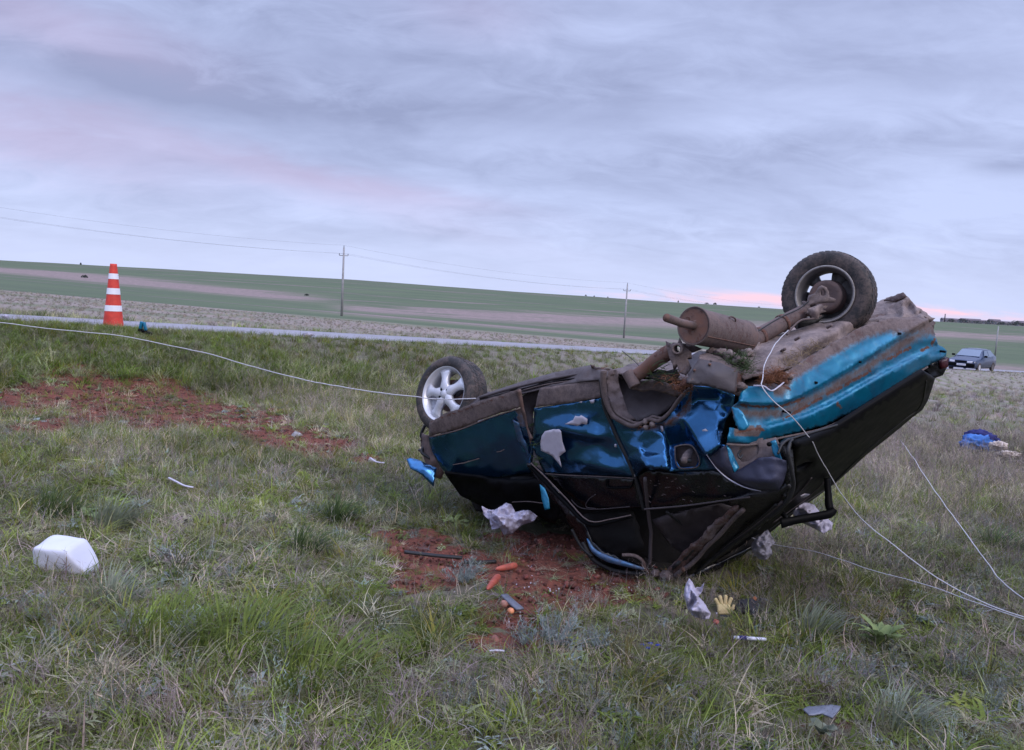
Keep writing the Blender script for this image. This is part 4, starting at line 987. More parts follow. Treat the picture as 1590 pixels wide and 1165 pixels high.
bar('axle_beam', [(1120, 556, 4.62), (1150, 541, 4.7), (1180, 522, 4.78), (1215, 502, 4.86), (1240, 488, 4.92), (1262, 476, 4.96)], [.05, .052, .052, .050, .044, .036], 'rustbrown', root, 14, 6, .004, dirt=.45)
bar('brake_pipe', [(1222, 520, 4.75), (1232, 507, 4.8), (1245, 497, 4.82), (1262, 495, 4.83), (1275, 490, 4.85)], .006, 'darkdust', dirt=.6)
panel('rubber_buffer', [(1238, 500, 4.98), (1262, 497, 4.98), (1280, 490, 4.98), (1268, 504, 5.0), (1240, 512, 5.0)], 'rubber', step=5, wav=.01, thick=.03)
# muffler
ma, mb = P(1077, 506, 4.12), P(1158, 524, 4.62); ax = (mb-ma).normalized(); mm = frame(ma, ax, CU); Lm = (mb-ma).length
sc_ = Matrix.Diagonal((1.0, .92, 1, 1))
mf = obj('muffler', dcol(lathe([(.0, .004), (.085, .004), (.094, .002), (.100, -.004), (.104, -.002), (.1045, .006), (.100, .014), (.099, .03), (.0985, .034), (.099, .1), (.098, Lm*.5), (.097, Lm-.05), (.1005, Lm-.044), (.1005, Lm-.03), (.096, Lm-.026), (.093, Lm-.012), (.09, Lm), (.06, Lm+.012), (.0, Lm+.014)], 48, mtx=mm @ sc_), .5), M['rustbrown'], root)
child_of('end_cap', dcol(lathe([(.0, .0), (.04, -.001), (.083, .001), (.092, -.001)], 40, mtx=mm @ sc_), .3), M['rust'], mf)
pe = ma - ax*.29 + CU*.01
child_of('tail_pipe', dcol(tube([ma+ax*.02, ma-ax*.14, pe], [.022, .021, .022], 16), .45), M['rustbrown'], mf)
child_of('pipe_mouth', dcol(tube([pe-ax*.0015, pe+ax*.003], .0195, 14), .1), M['rust'], mf)
child_of('weld_lug', dcol(tube(catmull([ma+CU*.02-ax*.004, ma+CR*.025+CU*.03-ax*.006, ma+CR*.04+CU*.07-ax*.004], 5), .006, 8), .3), M['rustbrown'], mf)
sm_ = catmull([mm @ Vector((.0985*math.cos(2.2), .0985*.92*math.sin(2.2), z_)) for z_ in (.02, .15, .3, Lm-.03)], 4)
child_of('seam', dcol(tube(sm_, .0035, 6), .3), M['rust'], mf)
for px_, py_, d_ in ((1168, 531, 4.70), (1205, 507, 4.80)):
    c_ = P(px_, py_, d_); a_d = (P(1215, 502, 4.86)-P(1180, 522, 4.78)).normalized()
    obj('pipe_clamp', dcol(lathe([(.054, -.012), (.058, -.010), (.058, .010), (.054, .012)], 24, mtx=frame(P(1180, 522, 4.78) if px_ < 1190 else P(1215, 502, 4.86), a_d, CU)), .3), M['rust'], root)
bar('brake_pipe', [(1140, 552, 4.6), (1170, 520, 4.68), (1210, 494, 4.78), (1240, 480, 4.86), (1256, 468, 4.86)], .0045, 'rubber')
bar('exhaust_hanger', [(1128, 500, 4.3), (1134, 492, 4.3), (1142, 496, 4.33), (1140, 506, 4.36)], .005, 'rustbrown', dirt=.4)
for k, (px_, py_) in enumerate([(1102, 566), (1130, 572), (1078, 575), (1133, 598), (1075, 590)]):
    c_ = P(px_, py_, 4.02 if px_ > 1090 else 4.03); obj('bolt', dcol(tube([c_+CF*.02, c_-CF*.008], .007, 6), .3), M['rust'], root)
for k, (px_, py_, d_) in enumerate([(1240, 527, 4.5), (1290, 508, 4.72), (1218, 545, 4.4)]):
    c_ = P(px_, py_, d_-.02); obj('bolt', dcol(tube([c_+CF*.05, c_-CF*.01+CU*.01], .009, 6), .7), M['rustbrown'], root)
# near-side hub arm, its wheel gone
arm = bar('trailing_arm', [(978, 590, 4.42), (1000, 575, 4.38), (1020, 560, 4.33), (1042, 546, 4.28)], [.036, .038, .042, .045], 'rust', root, 16, 6, .006, dirt=.25)
bar('arm_bush', [(974, 578, 4.40), (982, 592, 4.38), (986, 600, 4.37)], .034, 'rustbrown', arm, 14, dirt=.5)
panel('hub_flange', [(1035, 540, 4.24), (1045, 532, 4.22), (1057, 533, 4.2), (1066, 541, 4.19), (1074, 547, 4.19), (1073, 554, 4.19), (1067, 556, 4.19), (1074, 572, 4.17), (1065, 583, 4.17), (1054, 579, 4.18), (1051, 565, 4.2), (1045, 568, 4.21), (1039, 555, 4.22)],
      'dust', inner=[(1056, 556, 4.19)], step=3.6, wav=.0015, dirt=.7, thick=.05, parent=arm, holes=[[(1047, 537), (1052, 536), (1056, 540), (1056, 546), (1052, 549), (1047, 545)]])
hc = P(1051.5, 542, 4.185)
obj('bush_ring', dcol(lathe([(.019, -.03), (.019, .004), (.022, .008), (.029, .008), (.032, .003), (.032, -.03)], 28, mtx=frame(hc, (EYE-hc).normalized()+CR*-.25, CU)), .5), M['dust'], root)
panel('arm_plate', [(1060, 533, 4.3), (1075, 535, 4.35), (1091, 542, 4.4), (1076, 548, 4.35), (1070, 543, 4.3)], 'dust', step=4, wav=.004, dirt=.5, thick=.02)
panel('black_liner_scrap', [(1004, 581, 4.36), (1020, 575, 4.34), (1036, 576, 4.33), (1050, 572, 4.3), (1056, 582, 4.3), (1046, 594, 4.3), (1022, 592, 4.33), (1008, 588, 4.36)], 'rubber', step=4, wav=.02, thick=.01)
panel('floor_edge_sheet', [(980, 595, 4.45), (1010, 590, 4.42), (1045, 597, 4.36), (1062, 606, 4.32), (1052, 618, 4.34), (1015, 606, 4.42), (985, 603, 4.5)], 'dust', step=5, wav=.015, dirt=.8, thick=.02)
panel('near_floor_sheet', [(957, 577, 4.7), (975, 566, 4.95), (1010, 560, 5.1), (1016, 566, 5.0), (985, 580, 4.65), (965, 590, 4.58)], 'dust', step=5, wav=.01, dirt=.35, thick=.01)
bx = panel('battered_box', [(1067, 588, 4.03), (1078, 568, 4.04), (1085, 557, 4.06), (1118, 563, 4.03), (1146, 577, 3.99), (1142, 606, 3.97), (1139, 612, 3.97), (1113, 604, 3.99), (1088, 597, 4.01), (1067, 594, 4.03)],
      'darkdust', inner=[(1110, 582, 3.985)], step=4.5, wav=.003, dirt=.12, thick=.01, seed=31, rust=lambda x, y: max(0, .55-abs(x-1143)/14))
panel('box_top', [(1085, 557, 4.06), (1086, 551, 4.14), (1097, 548, 4.2), (1120, 554, 4.2), (1149, 571, 4.12), (1150, 579, 4.02), (1146, 577, 3.99), (1118, 563, 4.03)], 'dust', step=4, wav=.008, dirt=.75, thick=.01, seed=32, parent=bx)
panel('box_side', [(1146, 577, 3.99), (1150, 579, 4.02), (1160, 580, 4.12), (1152, 606, 4.1), (1139, 612, 3.97), (1142, 606, 3.97)], 'darkdust', step=4, wav=.004, dirt=.3, thick=.01, seed=33, parent=bx, rust=lambda x, y: .55)
panel('bracket_plate', [(1149, 583, 4.05), (1160, 562, 4.12), (1168, 560, 4.12), (1178, 573, 4.1), (1168, 586, 4.05), (1156, 590, 4.04)], 'dust', step=4, wav=.006, dirt=.4, thick=.02)
panel('dark_gap_lining', [(1060, 560, 4.55), (1085, 545, 4.6), (1130, 548, 4.6), (1190, 560, 4.5), (1225, 585, 4.35), (1215, 606, 4.2), (1150, 615, 4.2), (1075, 600, 4.25)], 'darkdust', step=8, wav=.04, dirt=.3, thick=.01)  # dark sheet closing the gap behind the box and bracket plate
bar('antenna_wire', [(966, 545, 4.9), (985, 561, 4.75), (1001, 577, 4.6)], .0025, 'rubber')
# mud heaps
def lump(name, c_, r_, mat_, parent, squash=(1, 1, 1), seed=0, amp=.4, fr=22, sub=3):
    bm = bmesh.new(); bmesh.ops.create_icosphere(bm, subdivisions=sub, radius=1)
    for v in bm.verts:
        n_ = v.co.copy(); k = 1+amp*mnoise.noise(n_*1.7+Vector((seed, 0, 0)))+amp*.6*mnoise.noise(n_*4.3+Vector((seed, 3, 0)))
        v.co = Vector((n_.x*squash[0], n_.y*squash[1], n_.z*squash[2]))*r_*k + c_
    return obj(name, dcol(bm, .85), M[mat_] if isinstance(mat_, str) else mat_, parent)
for k, (x, y, d_, r_, mt_) in enumerate([(1120, 548, 4.2, .035, 'dusttan'), (1133, 552, 4.16, .04, 'dusttan'), (1148, 560, 4.1, .04, 'dust'), (1160, 548, 4.2, .035, 'dusttan'), (1106, 546, 4.25, .03, 'dust'),
                                         (1195, 588, 4.06, .035, 'rust'), (1212, 590, 4.08, .04, 'rust'), (1222, 584, 4.15, .03, 'dusttan'), (1150, 600, 4.02, .03, 'dust'), (1066, 596, 4.1, .03, 'rust'), (1056, 602, 4.15, .03, 'rust'), (1034, 893, 4.7, .04, 'darkdust'), (1018, 890, 4.72, .03, 'darkdust')]):
    lump('mud_clod', P(x, y, d_), r_, mt_, root, (1, 1, .7), seed=k)

# ------------------------------------------------------------------ blades and straw caught on the wreck
def blade_geo(vs, fs, base, dirv, length, width, bend, segs=4, side=None, curl=0.0):
    base = Vector(base); dirv = Vector(dirv).normalized()
    side = side or dirv.cross(Vector((0, 0, 1)))
    if side.length < 1e-3: side = Vector((1, 0, 0))
    side = side.normalized(); i0 = len(vs); p_ = base.copy(); d_ = dirv.copy()
    for k in range(segs+1):
        t_ = k/segs; w_ = width*(1-t_**1.6)*.5 if k < segs else width*.03
        vs.append(tuple(p_-side*w_)); vs.append(tuple(p_+side*w_))
        if k: fs.append((i0+2*k-2, i0+2*k-1, i0+2*k+1, i0+2*k))
        d_ = (d_+Vector(bend)*(1/segs)*(1+t_)).normalized(); p_ = p_+d_*(length/segs)
def leaf_mat(name, c1, c2, rough=.7, inst=True, trans=.25):
    m, b = new_mat(name)
    if inst:
        base = attr('tint', 'INSTANCER').outputs['Color']
        n = nz(pos(), 60, 3, .6)
        link(mixc(smooth(n, .3, .7)*.45, base, mulc(base, .62)), b.inputs['Base Color'])
        src = base
    else:
        n = nz(pos(), 25, 4, .6)
        src = mixc(smooth(n, .3, .7), c1, c2); link(src, b.inputs['Base Color'])
    b.inputs['Roughness'].default_value = rough; b.inputs['Specular IOR Level'].default_value = .25
    tr = V.nt.nodes.new('ShaderNodeBsdfTranslucent'); V.nt.links.new(src, tr.inputs[0])
    mx = V.nt.nodes.new('ShaderNodeMixShader'); mx.inputs[0].default_value = trans
    o_ = [n_ for n_ in V.nt.nodes if n_.type == 'OUTPUT_MATERIAL'][0]
    V.nt.links.new(b.outputs[0], mx.inputs[1]); V.nt.links.new(tr.outputs[0], mx.inputs[2]); V.nt.links.new(mx.outputs[0], o_.inputs[0])
    return m
M['blade'] = leaf_mat('grass_blades', None, None)
M['straw'] = leaf_mat('caught_straw', (.30, .22, .12), (.16, .11, .06), inst=False)
M['greenstraw'] = leaf_mat('caught_green_grass', (.06, .09, .035), (.04, .06, .025), inst=False)
M['ruststraw'] = leaf_mat('rusty_straw', (.26, .11, .05), (.13, .055, .03), inst=False)
M['leafgreen'] = leaf_mat('broad_leaf', (.24, .30, .12), (.16, .215, .09), inst=False)
M['leafpale'] = leaf_mat('pale_leaf', (.28, .31, .25), (.20, .24, .18), inst=False)
M['tussock'] = leaf_mat('tussock_green', (.17, .215, .045), (.10, .14, .035), inst=False)
M['wormwood'] = leaf_mat('wormwood_leaf', (.26, .30, .285), (.18, .215, .21), inst=False)
def py_mesh(name, vs, fs): me = bpy.data.meshes.new(name); me.from_pydata(vs, [], fs); me.update(); return me
def tuft_on(name, cents, n_, ln, mat_, width=.003, up=.3):
    vs, fs = [], []
    for x, y, d_, r_ in cents:
        for _ in range(n_):
            c_ = P(x+random.gauss(0, r_), y+random.gauss(0, r_*.5), d_+random.uniform(-.02, .02))
            dv = Vector((random.uniform(-1, 1), random.uniform(-1, 1), random.uniform(-.3, .8)+up))
            blade_geo(vs, fs, c_, dv, random.uniform(.5, 1)*ln, width, Vector((random.uniform(-1, 1), random.uniform(-1, 1), random.uniform(-1.2, .2)))*1.1, 4, side=Vector((random.uniform(-1, 1), random.uniform(-1, 1), random.uniform(-1, 1))))
    return obj(name, py_mesh(name, vs, fs), M[mat_], root)
o = tuft_on('caught_straw', [(1200, 584, 4.02, 10), (1212, 586, 4.04, 8), (1190, 592, 3.99, 6)], 130, .09, 'ruststraw', .003); o['kind'] = 'stuff'
o = tuft_on('caught_straw', [(1240, 553, 4.33, 12), (1225, 566, 4.22, 9), (1262, 540, 4.48, 12)], 60, .08, 'straw', .003); o['kind'] = 'stuff'
o = tuft_on('caught_grass', [(1150, 563, 4.06, 10), (1142, 555, 4.1, 8), (1158, 575, 4.02, 6)], 70, .10, 'greenstraw', .004); o['kind'] = 'stuff'
o = tuft_on('caught_straw', [(1062, 598, 4.08, 8), (1054, 606, 4.12, 6), (1040, 590, 4.2, 8)], 45, .09, 'ruststraw', .003); o['kind'] = 'stuff'
o = tuft_on('caught_grass', [(1030, 578, 4.25, 12), (1015, 584, 4.3, 8)], 22, .13, 'greenstraw', .006, 0); o['kind'] = 'stuff'
o = tuft_on('caught_grass', [(829, 660, 5.08, 3), (831, 690, 5.04, 3), (833, 712, 4.98, 3), (832, 722, 4.96, 2)], 26, .05, 'greenstraw', .006, 0); o['kind'] = 'stuff'
o = tuft_on('caught_straw', [(941, 572, 4.55, 8), (998, 664, 4.45, 8), (1010, 660, 4.42, 5)], 26, .05, 'ruststraw', .003); o['kind'] = 'stuff'

# ------------------------------------------------------------------ cords
def cord(pts, label, r=.004, name='cord', seed=0, cat='cord', wob=.008):
    w = catmull([Vector(p_) for p_ in pts], 10)
    w = [p_+Vector(mnoise.noise_vector(p_*2.2+Vector((seed, 0, 0))))*wob*1.6+Vector(mnoise.noise_vector(p_*9))*wob*.4 for p_ in w]
    return tag(obj(name, tube(w, r, 6), M['cord']), label, cat, 'white cords strung around the wreck')
cord([P(-260, 478, 7.2), P(-60, 496, 6.9), P(120, 514, 6.7), P(220, 527, 6.6), P(330, 552, 6.4), P(440, 583, 6.1), P(560, 607, 5.8), P(650, 616.5, 5.6), P(700, 620, 5.5), P(738, 618.5, 5.42)], 'long white cord strung across the grass bank to the front wheel of the wreck', .0042)
cord([P(1222, 512, 4.74), P(1204, 535, 4.46), P(1190, 562, 4.1), P(1186, 590, 3.93), P(1185, 602, 3.86), P(1200, 622, 3.84), P(1232, 650, 3.86), P(1258, 684, 3.98), P(1272, 712, 4.18), P(1291, 742, 4.4), P(1310, 772, 4.4), P(1345, 812, 4.1), P(1400, 856, 3.9), P(1470, 905, 3.75), P(1530, 935, 3.6), P(1600, 960, 3.45), P(1760, 1010, 3.2)],
     'white cord hanging over the tail of the wreck and running off to the right', .0027, seed=3)
cord([P(1168, 835, 4.85), P(1210, 846, 4.75), P(1270, 858, 4.5), P(1340, 880, 4.25), P(1420, 905, 4.0), P(1500, 933, 3.75), P(1590, 964, 3.5), P(1760, 1020, 3.2)], 'lower white cord leaving the clear bag and crossing the grass at the right', .0024, seed=6)
cord([G(1395, 680, .05), P(1410, 700, 10.0), P(1450, 760, 7.6), P(1500, 830, 5.6), P(1545, 890, 4.5), P(1592, 932, 3.9), P(1700, 1010, 3.3)], 'white cord coming down the field from the blue cloth side', .0036, seed=9)

# ------------------------------------------------------------------ traffic cone
ck = P(176, 510, 14.2); ck.z = float(terrain(ck.x, ck.y))-.0
cone = thing('traffic_cone', 'tall orange and white striped traffic cone standing on the grassy verge', 'cone', ck)
top = P(178, 410, 14.2); H = top.z-ck.z; R0, R1 = .180, .056
_v = ck-EYE; ck_b = CY-FPX*_v.dot(CU)/_v.dot(CF)
def cr(t_): return R0+(R1-R0)*t_
def seg(t0, t1, extra=0.0): 
    return lathe([(cr(t0)+extra, H*t0), (cr(t1)+extra, H*t1)], 32, mtx=Matrix.Translation(ck))
bm = lathe([(cr(0), 0), (cr(0)*.99, .02), (cr(.5), H*.5), (cr(.97), H*.97), (cr(1), H), (cr(1)-.012, H), (cr(.95)-.012, H*.9)], 32, mtx=Matrix.Translation(ck)); obj('cone_body', bm, M['orange'], cone)
for t0, t1 in [((ck_b-y1)/(ck_b-410), (ck_b-y0)/(ck_b-410)) for y0, y1 in ((425, 433.5), (447.5, 457), (474, 483))]: obj('reflective_band', seg(t0, t1, .004), M['white'], cone)
obj('cone_base', box(bmesh.new(), Matrix.Translation(ck+Vector((0, 0, .015))), .42, .42, .035, .008), M['orange'], cone)

# debris on the verge
d0 = P(222, 500, 13.4); d0.z = float(terrain(d0.x, d0.y))
t = thing('broken_lamp_unit', 'small teal and black broken piece of car lying on the verge right of the cone', 'debris', d0)
bm = bmesh.new(); box(bm, Matrix.Translation(d0+Vector((-.03, 0, .16))) @ Matrix.Rotation(.2, 4, 'Y'), .05, .06, .14, .01); box(bm, Matrix.Translation(d0+Vector((.035, 0, .15))) @ Matrix.Rotation(-.25, 4, 'Y'), .04, .06, .15, .01)
obj('shard', dcol(bm, 0), M['teal'], t)
bm = bmesh.new(); box(bm, Matrix.Translation(d0+Vector((.04, 0, .05))) @ Matrix.Rotation(.35, 4, 'Y'), .24, .08, .06, .02); obj('lamp_frame', bm, M['black'], t)
def ragged(name, c_, sx, sy, sz, mat_, label, cat, seed=0, amp=.35, rot=0, sub=4, fine=.12, group=None, tilt=0):
    """crumpled soft thing: folded, creased closed surface"""
    bm = bmesh.new(); bmesh.ops.create_icosphere(bm, subdivisions=sub, radius=1)
    R_ = Matrix.Rotation(rot, 3, 'Z') @ Matrix.Rotation(tilt, 3, 'Y')
    for v in bm.verts:
        n_ = v.co.normalized(); s_ = Vector((seed*5.1, 0, 0))
        rd = abs(mnoise.noise(n_*2.3+s_)); rd2 = abs(mnoise.noise(n_*5.1+s_)); rd3 = abs(mnoise.noise(n_*11+s_))
        k = 1-amp*rd*1.7-fine*3*rd2-fine*2*rd3+amp*.8*mnoise.noise(n_*1.1+s_)
        q_ = Vector((n_.x*sx, n_.y*sy, n_.z*sz))*k
        v.co = R_ @ q_ + c_
    o = obj(name, bm, M[mat_]); return tag(o, label, cat, group)
dd = P(478, 515, 17.0); dd.z = float(terrain(dd.x, dd.y))+.10
ragged('crumpled_paper', dd, .13, .1, .06, 'bag', 'small pale crumpled scrap lying on the road edge', 'litter', 2)
dd = P(8, 484, 15.0); dd.z = float(terrain(dd.x, dd.y))+.10
ragged('crumpled_paper', dd, .08, .06, .05, 'bag', 'tiny white scrap on the road at the far left', 'litter', 3)

# ------------------------------------------------------------------ white canister
jc = G(100, 893); jt = thing('canister', 'white plastic canister lying on its side in the grass', 'canister', jc)
def superbox(sx, sy, sz, n_=5.0, sub=5):
    bm = bmesh.new(); bmesh.ops.create_cube(bm, size=2); bmesh.ops.subdivide_edges(bm, edges=bm.edges, cuts=14, use_grid_fill=True)
    for v in bm.verts:
        p_ = v.co.copy(); l_ = (abs(p_.x)**n_+abs(p_.y)**n_+abs(p_.z)**n_)**(1/n_); v.co = Vector((p_.x/l_*sx, p_.y/l_*sy, p_.z/l_*sz))
    return bm
bm = superbox(.145, .085, .098, 9)
for v in bm.verts:
    p_ = v.co
    if p_.x > .055:                      # shoulder tapering to the right end
        k = (p_.x-.055)/.09; p_.z -= k*.075*(p_.z+.105)/.21*1.6; p_.y *= 1-.25*k
    if p_.x < -.10: k = (-.10-p_.x)/.045; p_.z = p_.z*(1-.08*k)
    p_.z += .006*mnoise.noise(p_*14); p_.y += .004*mnoise.noise(p_*11)
mj = Matrix.Translation(jc+Vector((-.0, .03, .075))) @ Matrix.Rotation(-.10, 4, 'Z') @ Matrix.Rotation(.05, 4, 'Y') @ Matrix.Rotation(.16, 4, 'X')
bm.transform(mj); obj('canister_body', bm, M['jug'], jt)
obj('canister_seam', tube([mj @ Vector(v) for v in ((-.147, -.02, .05), (-.146, -.04, -.02), (-.143, -.03, -.07))], .0025, 6), M['jug'], jt)
obj('canister_cap', tube([mj @ Vector((.13, -.02, -.06)), mj @ Vector((.165, -.02, -.075))], .024, 16), M['jug'], jt)
bm = bmesh.new()
for a, b_ in (((-.04, -.08, .085), (-.07, -.088, -.07)), ((-.06, -.088, .01), (-.03, -.09, -.075)), ((.06, -.085, .07), (.058, -.09, -.03)), ((.058, -.09, -.02), (.0, -.095, -.09))):
    tube(catmull([mj @ Vector(a), mj @ ((Vector(a)+Vector(b_))*.5+Vector((.004, -.008, 0))), mj @ Vector(b_)], 5), .0016, 5, bm=bm)
obj('dry_stem', bm, M['straw'], jt)

# ------------------------------------------------------------------ bags, vegetables, small finds
def cloth(name, outline, label, cat, mat_, d0_, bulge=.05, step=3.0, wav=.03, wfreq=16, seed=0, thick=.0015, group=None, creases=(), dfun=None):
    ol = [(x, y, (dfun(x, y) if dfun else d0_)) for x, y in outline]
    cx_, cy_ = sum(p_[0] for p_ in outline)/len(outline), sum(p_[1] for p_ in outline)/len(outline)
    inn = [(cx_, cy_, d0_-bulge)] + [(x, y, d0_-o_) for x, y, o_ in creases]
    o = panel(name, ol, mat_, inner=inn, step=step*.72, wav=wav, wfreq=wfreq, relax=0, ridge=True, thick=thick, parent=None, seed=seed, jag=.4)
    return tag(o, label, cat, group)
cloth('plastic_bag', [(748, 786), (758, 791), (768, 792), (778, 786), (786, 781), (794, 784), (800, 795), (812, 792), (823, 793), (835, 802), (828, 810), (812, 815), (803, 822), (795, 830), (783, 832), (776, 820), (764, 822), (760, 808), (751, 800)],
      'white crumpled plastic bag lying under the front door of the wreck', 'bag', 'bag', 5.12, .14, wav=.055, wfreq=7, seed=2, creases=[(770, 800, .13), (788, 800, .02), (782, 815, .16), (800, 805, .06), (815, 800, .10), (776, 790, .05), (792, 822, .10)])
cloth('plastic_bag', [(1070, 898), (1076, 905), (1079, 913), (1088, 912), (1093, 905), (1091, 917), (1085, 926), (1095, 938), (1104, 953), (1101, 961), (1090, 962), (1076, 957), (1067, 945), (1062, 925), (1063, 912), (1066, 905)],
      'white plastic bag with pointed handles beside the yellow glove', 'bag', 'bag', 4.02, .09, step=2.6, wav=.03, wfreq=9, seed=4, creases=[(1072, 915, .05), (1078, 930, .02), (1088, 945, .09), (1075, 948, .07), (1069, 930, .08), (1083, 935, .06)])
cloth('plastic_bag', [(1228, 787), (1238, 782), (1252, 780), (1264, 784), (1272, 794), (1284, 804), (1293, 812), (1292, 822), (1278, 828), (1262, 820), (1246, 812), (1232, 802)],
      'white plastic bag behind the bent black frame at the right of the wreck', 'bag', 'bag', 5.35, .12, wav=.055, wfreq=7, seed=5, creases=[(1250, 792, .10), (1270, 810, .12), (1240, 795, .03)])
cloth('plastic_bag', [(1172, 838), (1182, 830), (1192, 822), (1198, 832), (1204, 843), (1196, 849), (1200, 860), (1190, 870), (1178, 868), (1168, 858), (1166, 846)],
      'cloudy see-through plastic bag at the foot of the tailgate', 'bag', 'bagclear', 4.85, .12, wav=.05, wfreq=9, seed=6, creases=[(1180, 845, .10), (1190, 855, .08)])
def carrot(x0, y0, x1, y1, r0, label, lift=.018, name='carrot'):
    a, b_ = G(x0, y0, .05), G(x1, y1, .05); a.z += .008; b_.z += .008
    L_ = (b_-a).length; pts = [a.lerp(b_, t_) for t_ in (0, .04, .15, .4, .7, .9, .98, 1.02)]
    rad = [r0*k for k in (.35, .8, 1.0, .98, .82, .62, .35, .12)]
    w = [p_+Vector(mnoise.noise_vector(p_*20))*.002 for p_ in pts]
    return tag(obj(name, tube(w, rad, 16), M['carrot']), label, 'vegetable', 'vegetables spilled on the soil')
carrot(802, 880, 770, 886, .021, 'thick orange carrot lying level on red soil nearest the wreck')
carrot(774, 897, 757, 917, .0215, 'orange carrot lying slantwise beside the grey green weed')
def veg(x, y, r_, mat_, label, name, cat='vegetable', z=.6, seed=0, amp=.06):
    c_ = G(x, y, .045)
    o = lump(name, c_, r_, mat_, None, (1, 1, .9), seed, amp); return tag(o, label, cat, 'vegetables spilled on the soil')
veg(793, 949, .019, 'peach', 'small round peach coloured fruit below the grey trim piece', 'fruit', 'fruit')
veg(782, 938, .022, 'onion', 'brown onion half hidden beside the grey trim piece', 'onion', seed=4)
veg(1112, 966, .015, 'carrot', 'orange red vegetable end below the yellow glove', 'carrot', seed=5, amp=.4)
veg(1172, 930, .015, 'peach', 'orange lump on top of the dark bag', 'fruit', 'fruit', seed=6, amp=.3)
def strip_on_ground(name, pts, w_, th, mat_, label, cat, lift=.03, group=None):
    w = [G(x, y, lift) for x, y in pts]; w = catmull(w, 5); bm = bmesh.new(); prev = None
    for i, p_ in enumerate(w):
        t_ = (w[min(i+1, len(w)-1)]-w[max(i-1, 0)]).normalized(); s_ = t_.cross(Vector((0, 0, 1))).normalized()
        q_ = [bm.verts.new(p_+s_*a*w_+Vector((0, 0, c_))) for a, c_ in ((-.5, 0), (-.4, th), (.4, th), (.5, 0), (.5, -th), (-.5, -th))]
        if prev:
            for k in range(6): bm.faces.new((prev[k], prev[(k+1) % 6], q_[(k+1) % 6], q_[k]))
        else: bm.faces.new(q_)
        prev = q_
    bm.faces.new(prev); bmesh.ops.recalc_face_normals(bm, faces=bm.faces)
    return tag(obj(name, dcol(bm, .3), M[mat_]), label, cat, group)
strip_on_ground('rubber_trim', [(628, 857), (660, 861), (690, 864), (718, 866)], .026, .008, 'rubber', 'thin black rubber trim strip lying on red soil left of the carrots', 'trim', .05)
strip_on_ground('trim_piece', [(783, 924), (796, 936), (808, 946)], .045, .006, 'greyplate', 'short dark grey plastic strip lying beside the brown onion', 'trim', .05)
strip_on_ground('rubber_trim', [(720, 873), (745, 873), (770, 872)], .02, .008, 'rubber', 'black strip half hidden behind the grey green weed', 'trim', .04)
pa, pb = G(1139, 990, .05), G(1190, 993, .05)
t = thing('marker_pen', 'white tube with a dark blue band lying in the grass below the glove', 'tube', pa.lerp(pb, .5))
obj('tube_body', tube([pa.lerp(pb, k) for k in (0, .02, .5, .95, .99, 1)], [.006, .0095, .0095, .008, .006, .003], 16), M['jug'], t)
obj('tube_band', tube([pa.lerp(pb, .16), pa.lerp(pb, .38)], .0115, 16), M['navy'], t)
# glove: palm cuff with fingers
gc = G(1124, 946, .04); t = thing('work_glove', 'pale yellow work glove with fingers spread beside the white bag', 'glove', gc)
bm = bmesh.new(); mg = frame(gc, (CU*.35-CF*.9), CR)
box(bm, mg @ Matrix.Translation((0, .0, 0)), .075, .06, .022, .01); obj('glove_palm', bm, M['leather'], t)
for k, (a, l_) in enumerate(((.5, .038), (.18, .05), (-.12, .052), (-.45, .042))):
    bs = Vector((-.028+.019*k, .025, 0)); tp = bs+Vector((-math.sin(a)*l_, math.cos(a)*l_, .008))
    obj('glove_finger', tube(catmull([mg @ bs, mg @ bs.lerp(tp, .6), mg @ tp], 4), [.0105]*7+[.009, .004], 10), M['leather'], t)
obj('glove_thumb', tube([mg @ Vector((.034, -.01, 0)), mg @ Vector((.052, .008, .006)), mg @ Vector((.056, .024, .008))], [.011, .010, .005], 10), M['leather'], t)
obj('glove_cuff', box(bmesh.new(), mg @ Matrix.Translation((0, -.045, 0)), .066, .03, .026, .009), M['blackcloth'], t)
ragged('dark_bag', G(1162, 946, .04), .11, .07, .065, 'blackcloth', 'black crumpled bag or cloth lying right of the yellow glove', 'bag', 7, rot=.4)
ragged('cloth_scrap', G(1186, 935, .03), .05, .03, .03, 'greyplate', 'grey cloth scrap on the right end of the black bag', 'cloth', 8)
for k, (x, y) in enumerate([(998, 1001), (1010, 999), (1022, 1002), (1006, 1006)]):
    ragged('blue_shard', G(x, y, .04), .016, .010, .006, 'blueplastic', ['leftmost dark blue plastic shard in the grey weeds', 'dark blue plastic shard topmost of the small heap', 'rightmost dark blue plastic shard in the grey weeds', 'lowest dark blue plastic shard in the grey weeds'][k], 'shard', 10+k, sub=3, group='blue shards in the weeds')
cloth('grey_shard', [(1247, 1101), (1254, 1097), (1290, 1094), (1306, 1096), (1302, 1103), (1293, 1114), (1275, 1108), (1256, 1110)], 'pale grey flat panel shard lying in the grass at the lower right', 'debris', 'greyplate', 3.05, .02, wav=.006, thick=.006, seed=20, dfun=lambda x, y: 3.05-(y-1102)*.006)
bj = G(1515, 690, .06)
bjt = G(1518, 690, .14)
ragged('blue_jacket', bjt, .36, .25, .20, 'denim', 'light blue jacket heaped in the dry field at the right', 'clothing', 31, amp=.45, rot=.2, fine=.05)
ragged('navy_sweater', bjt+Vector((.10, .10, .09)), .30, .18, .17, 'navy', 'dark navy garment lying on the light blue jacket', 'clothing', 32, amp=.4, rot=-.3, fine=.05)
ragged('cream_cloth', G(1550, 692, .20), .17, .12, .09, 'cream', 'cream cloth just right of the blue jacket', 'clothing', 33)
ragged('cream_cloth', G(1566, 706, .16), .24, .1, .07, 'cream', 'cream cloth lowest and farthest right in the dry field', 'clothing', 34, rot=.1)
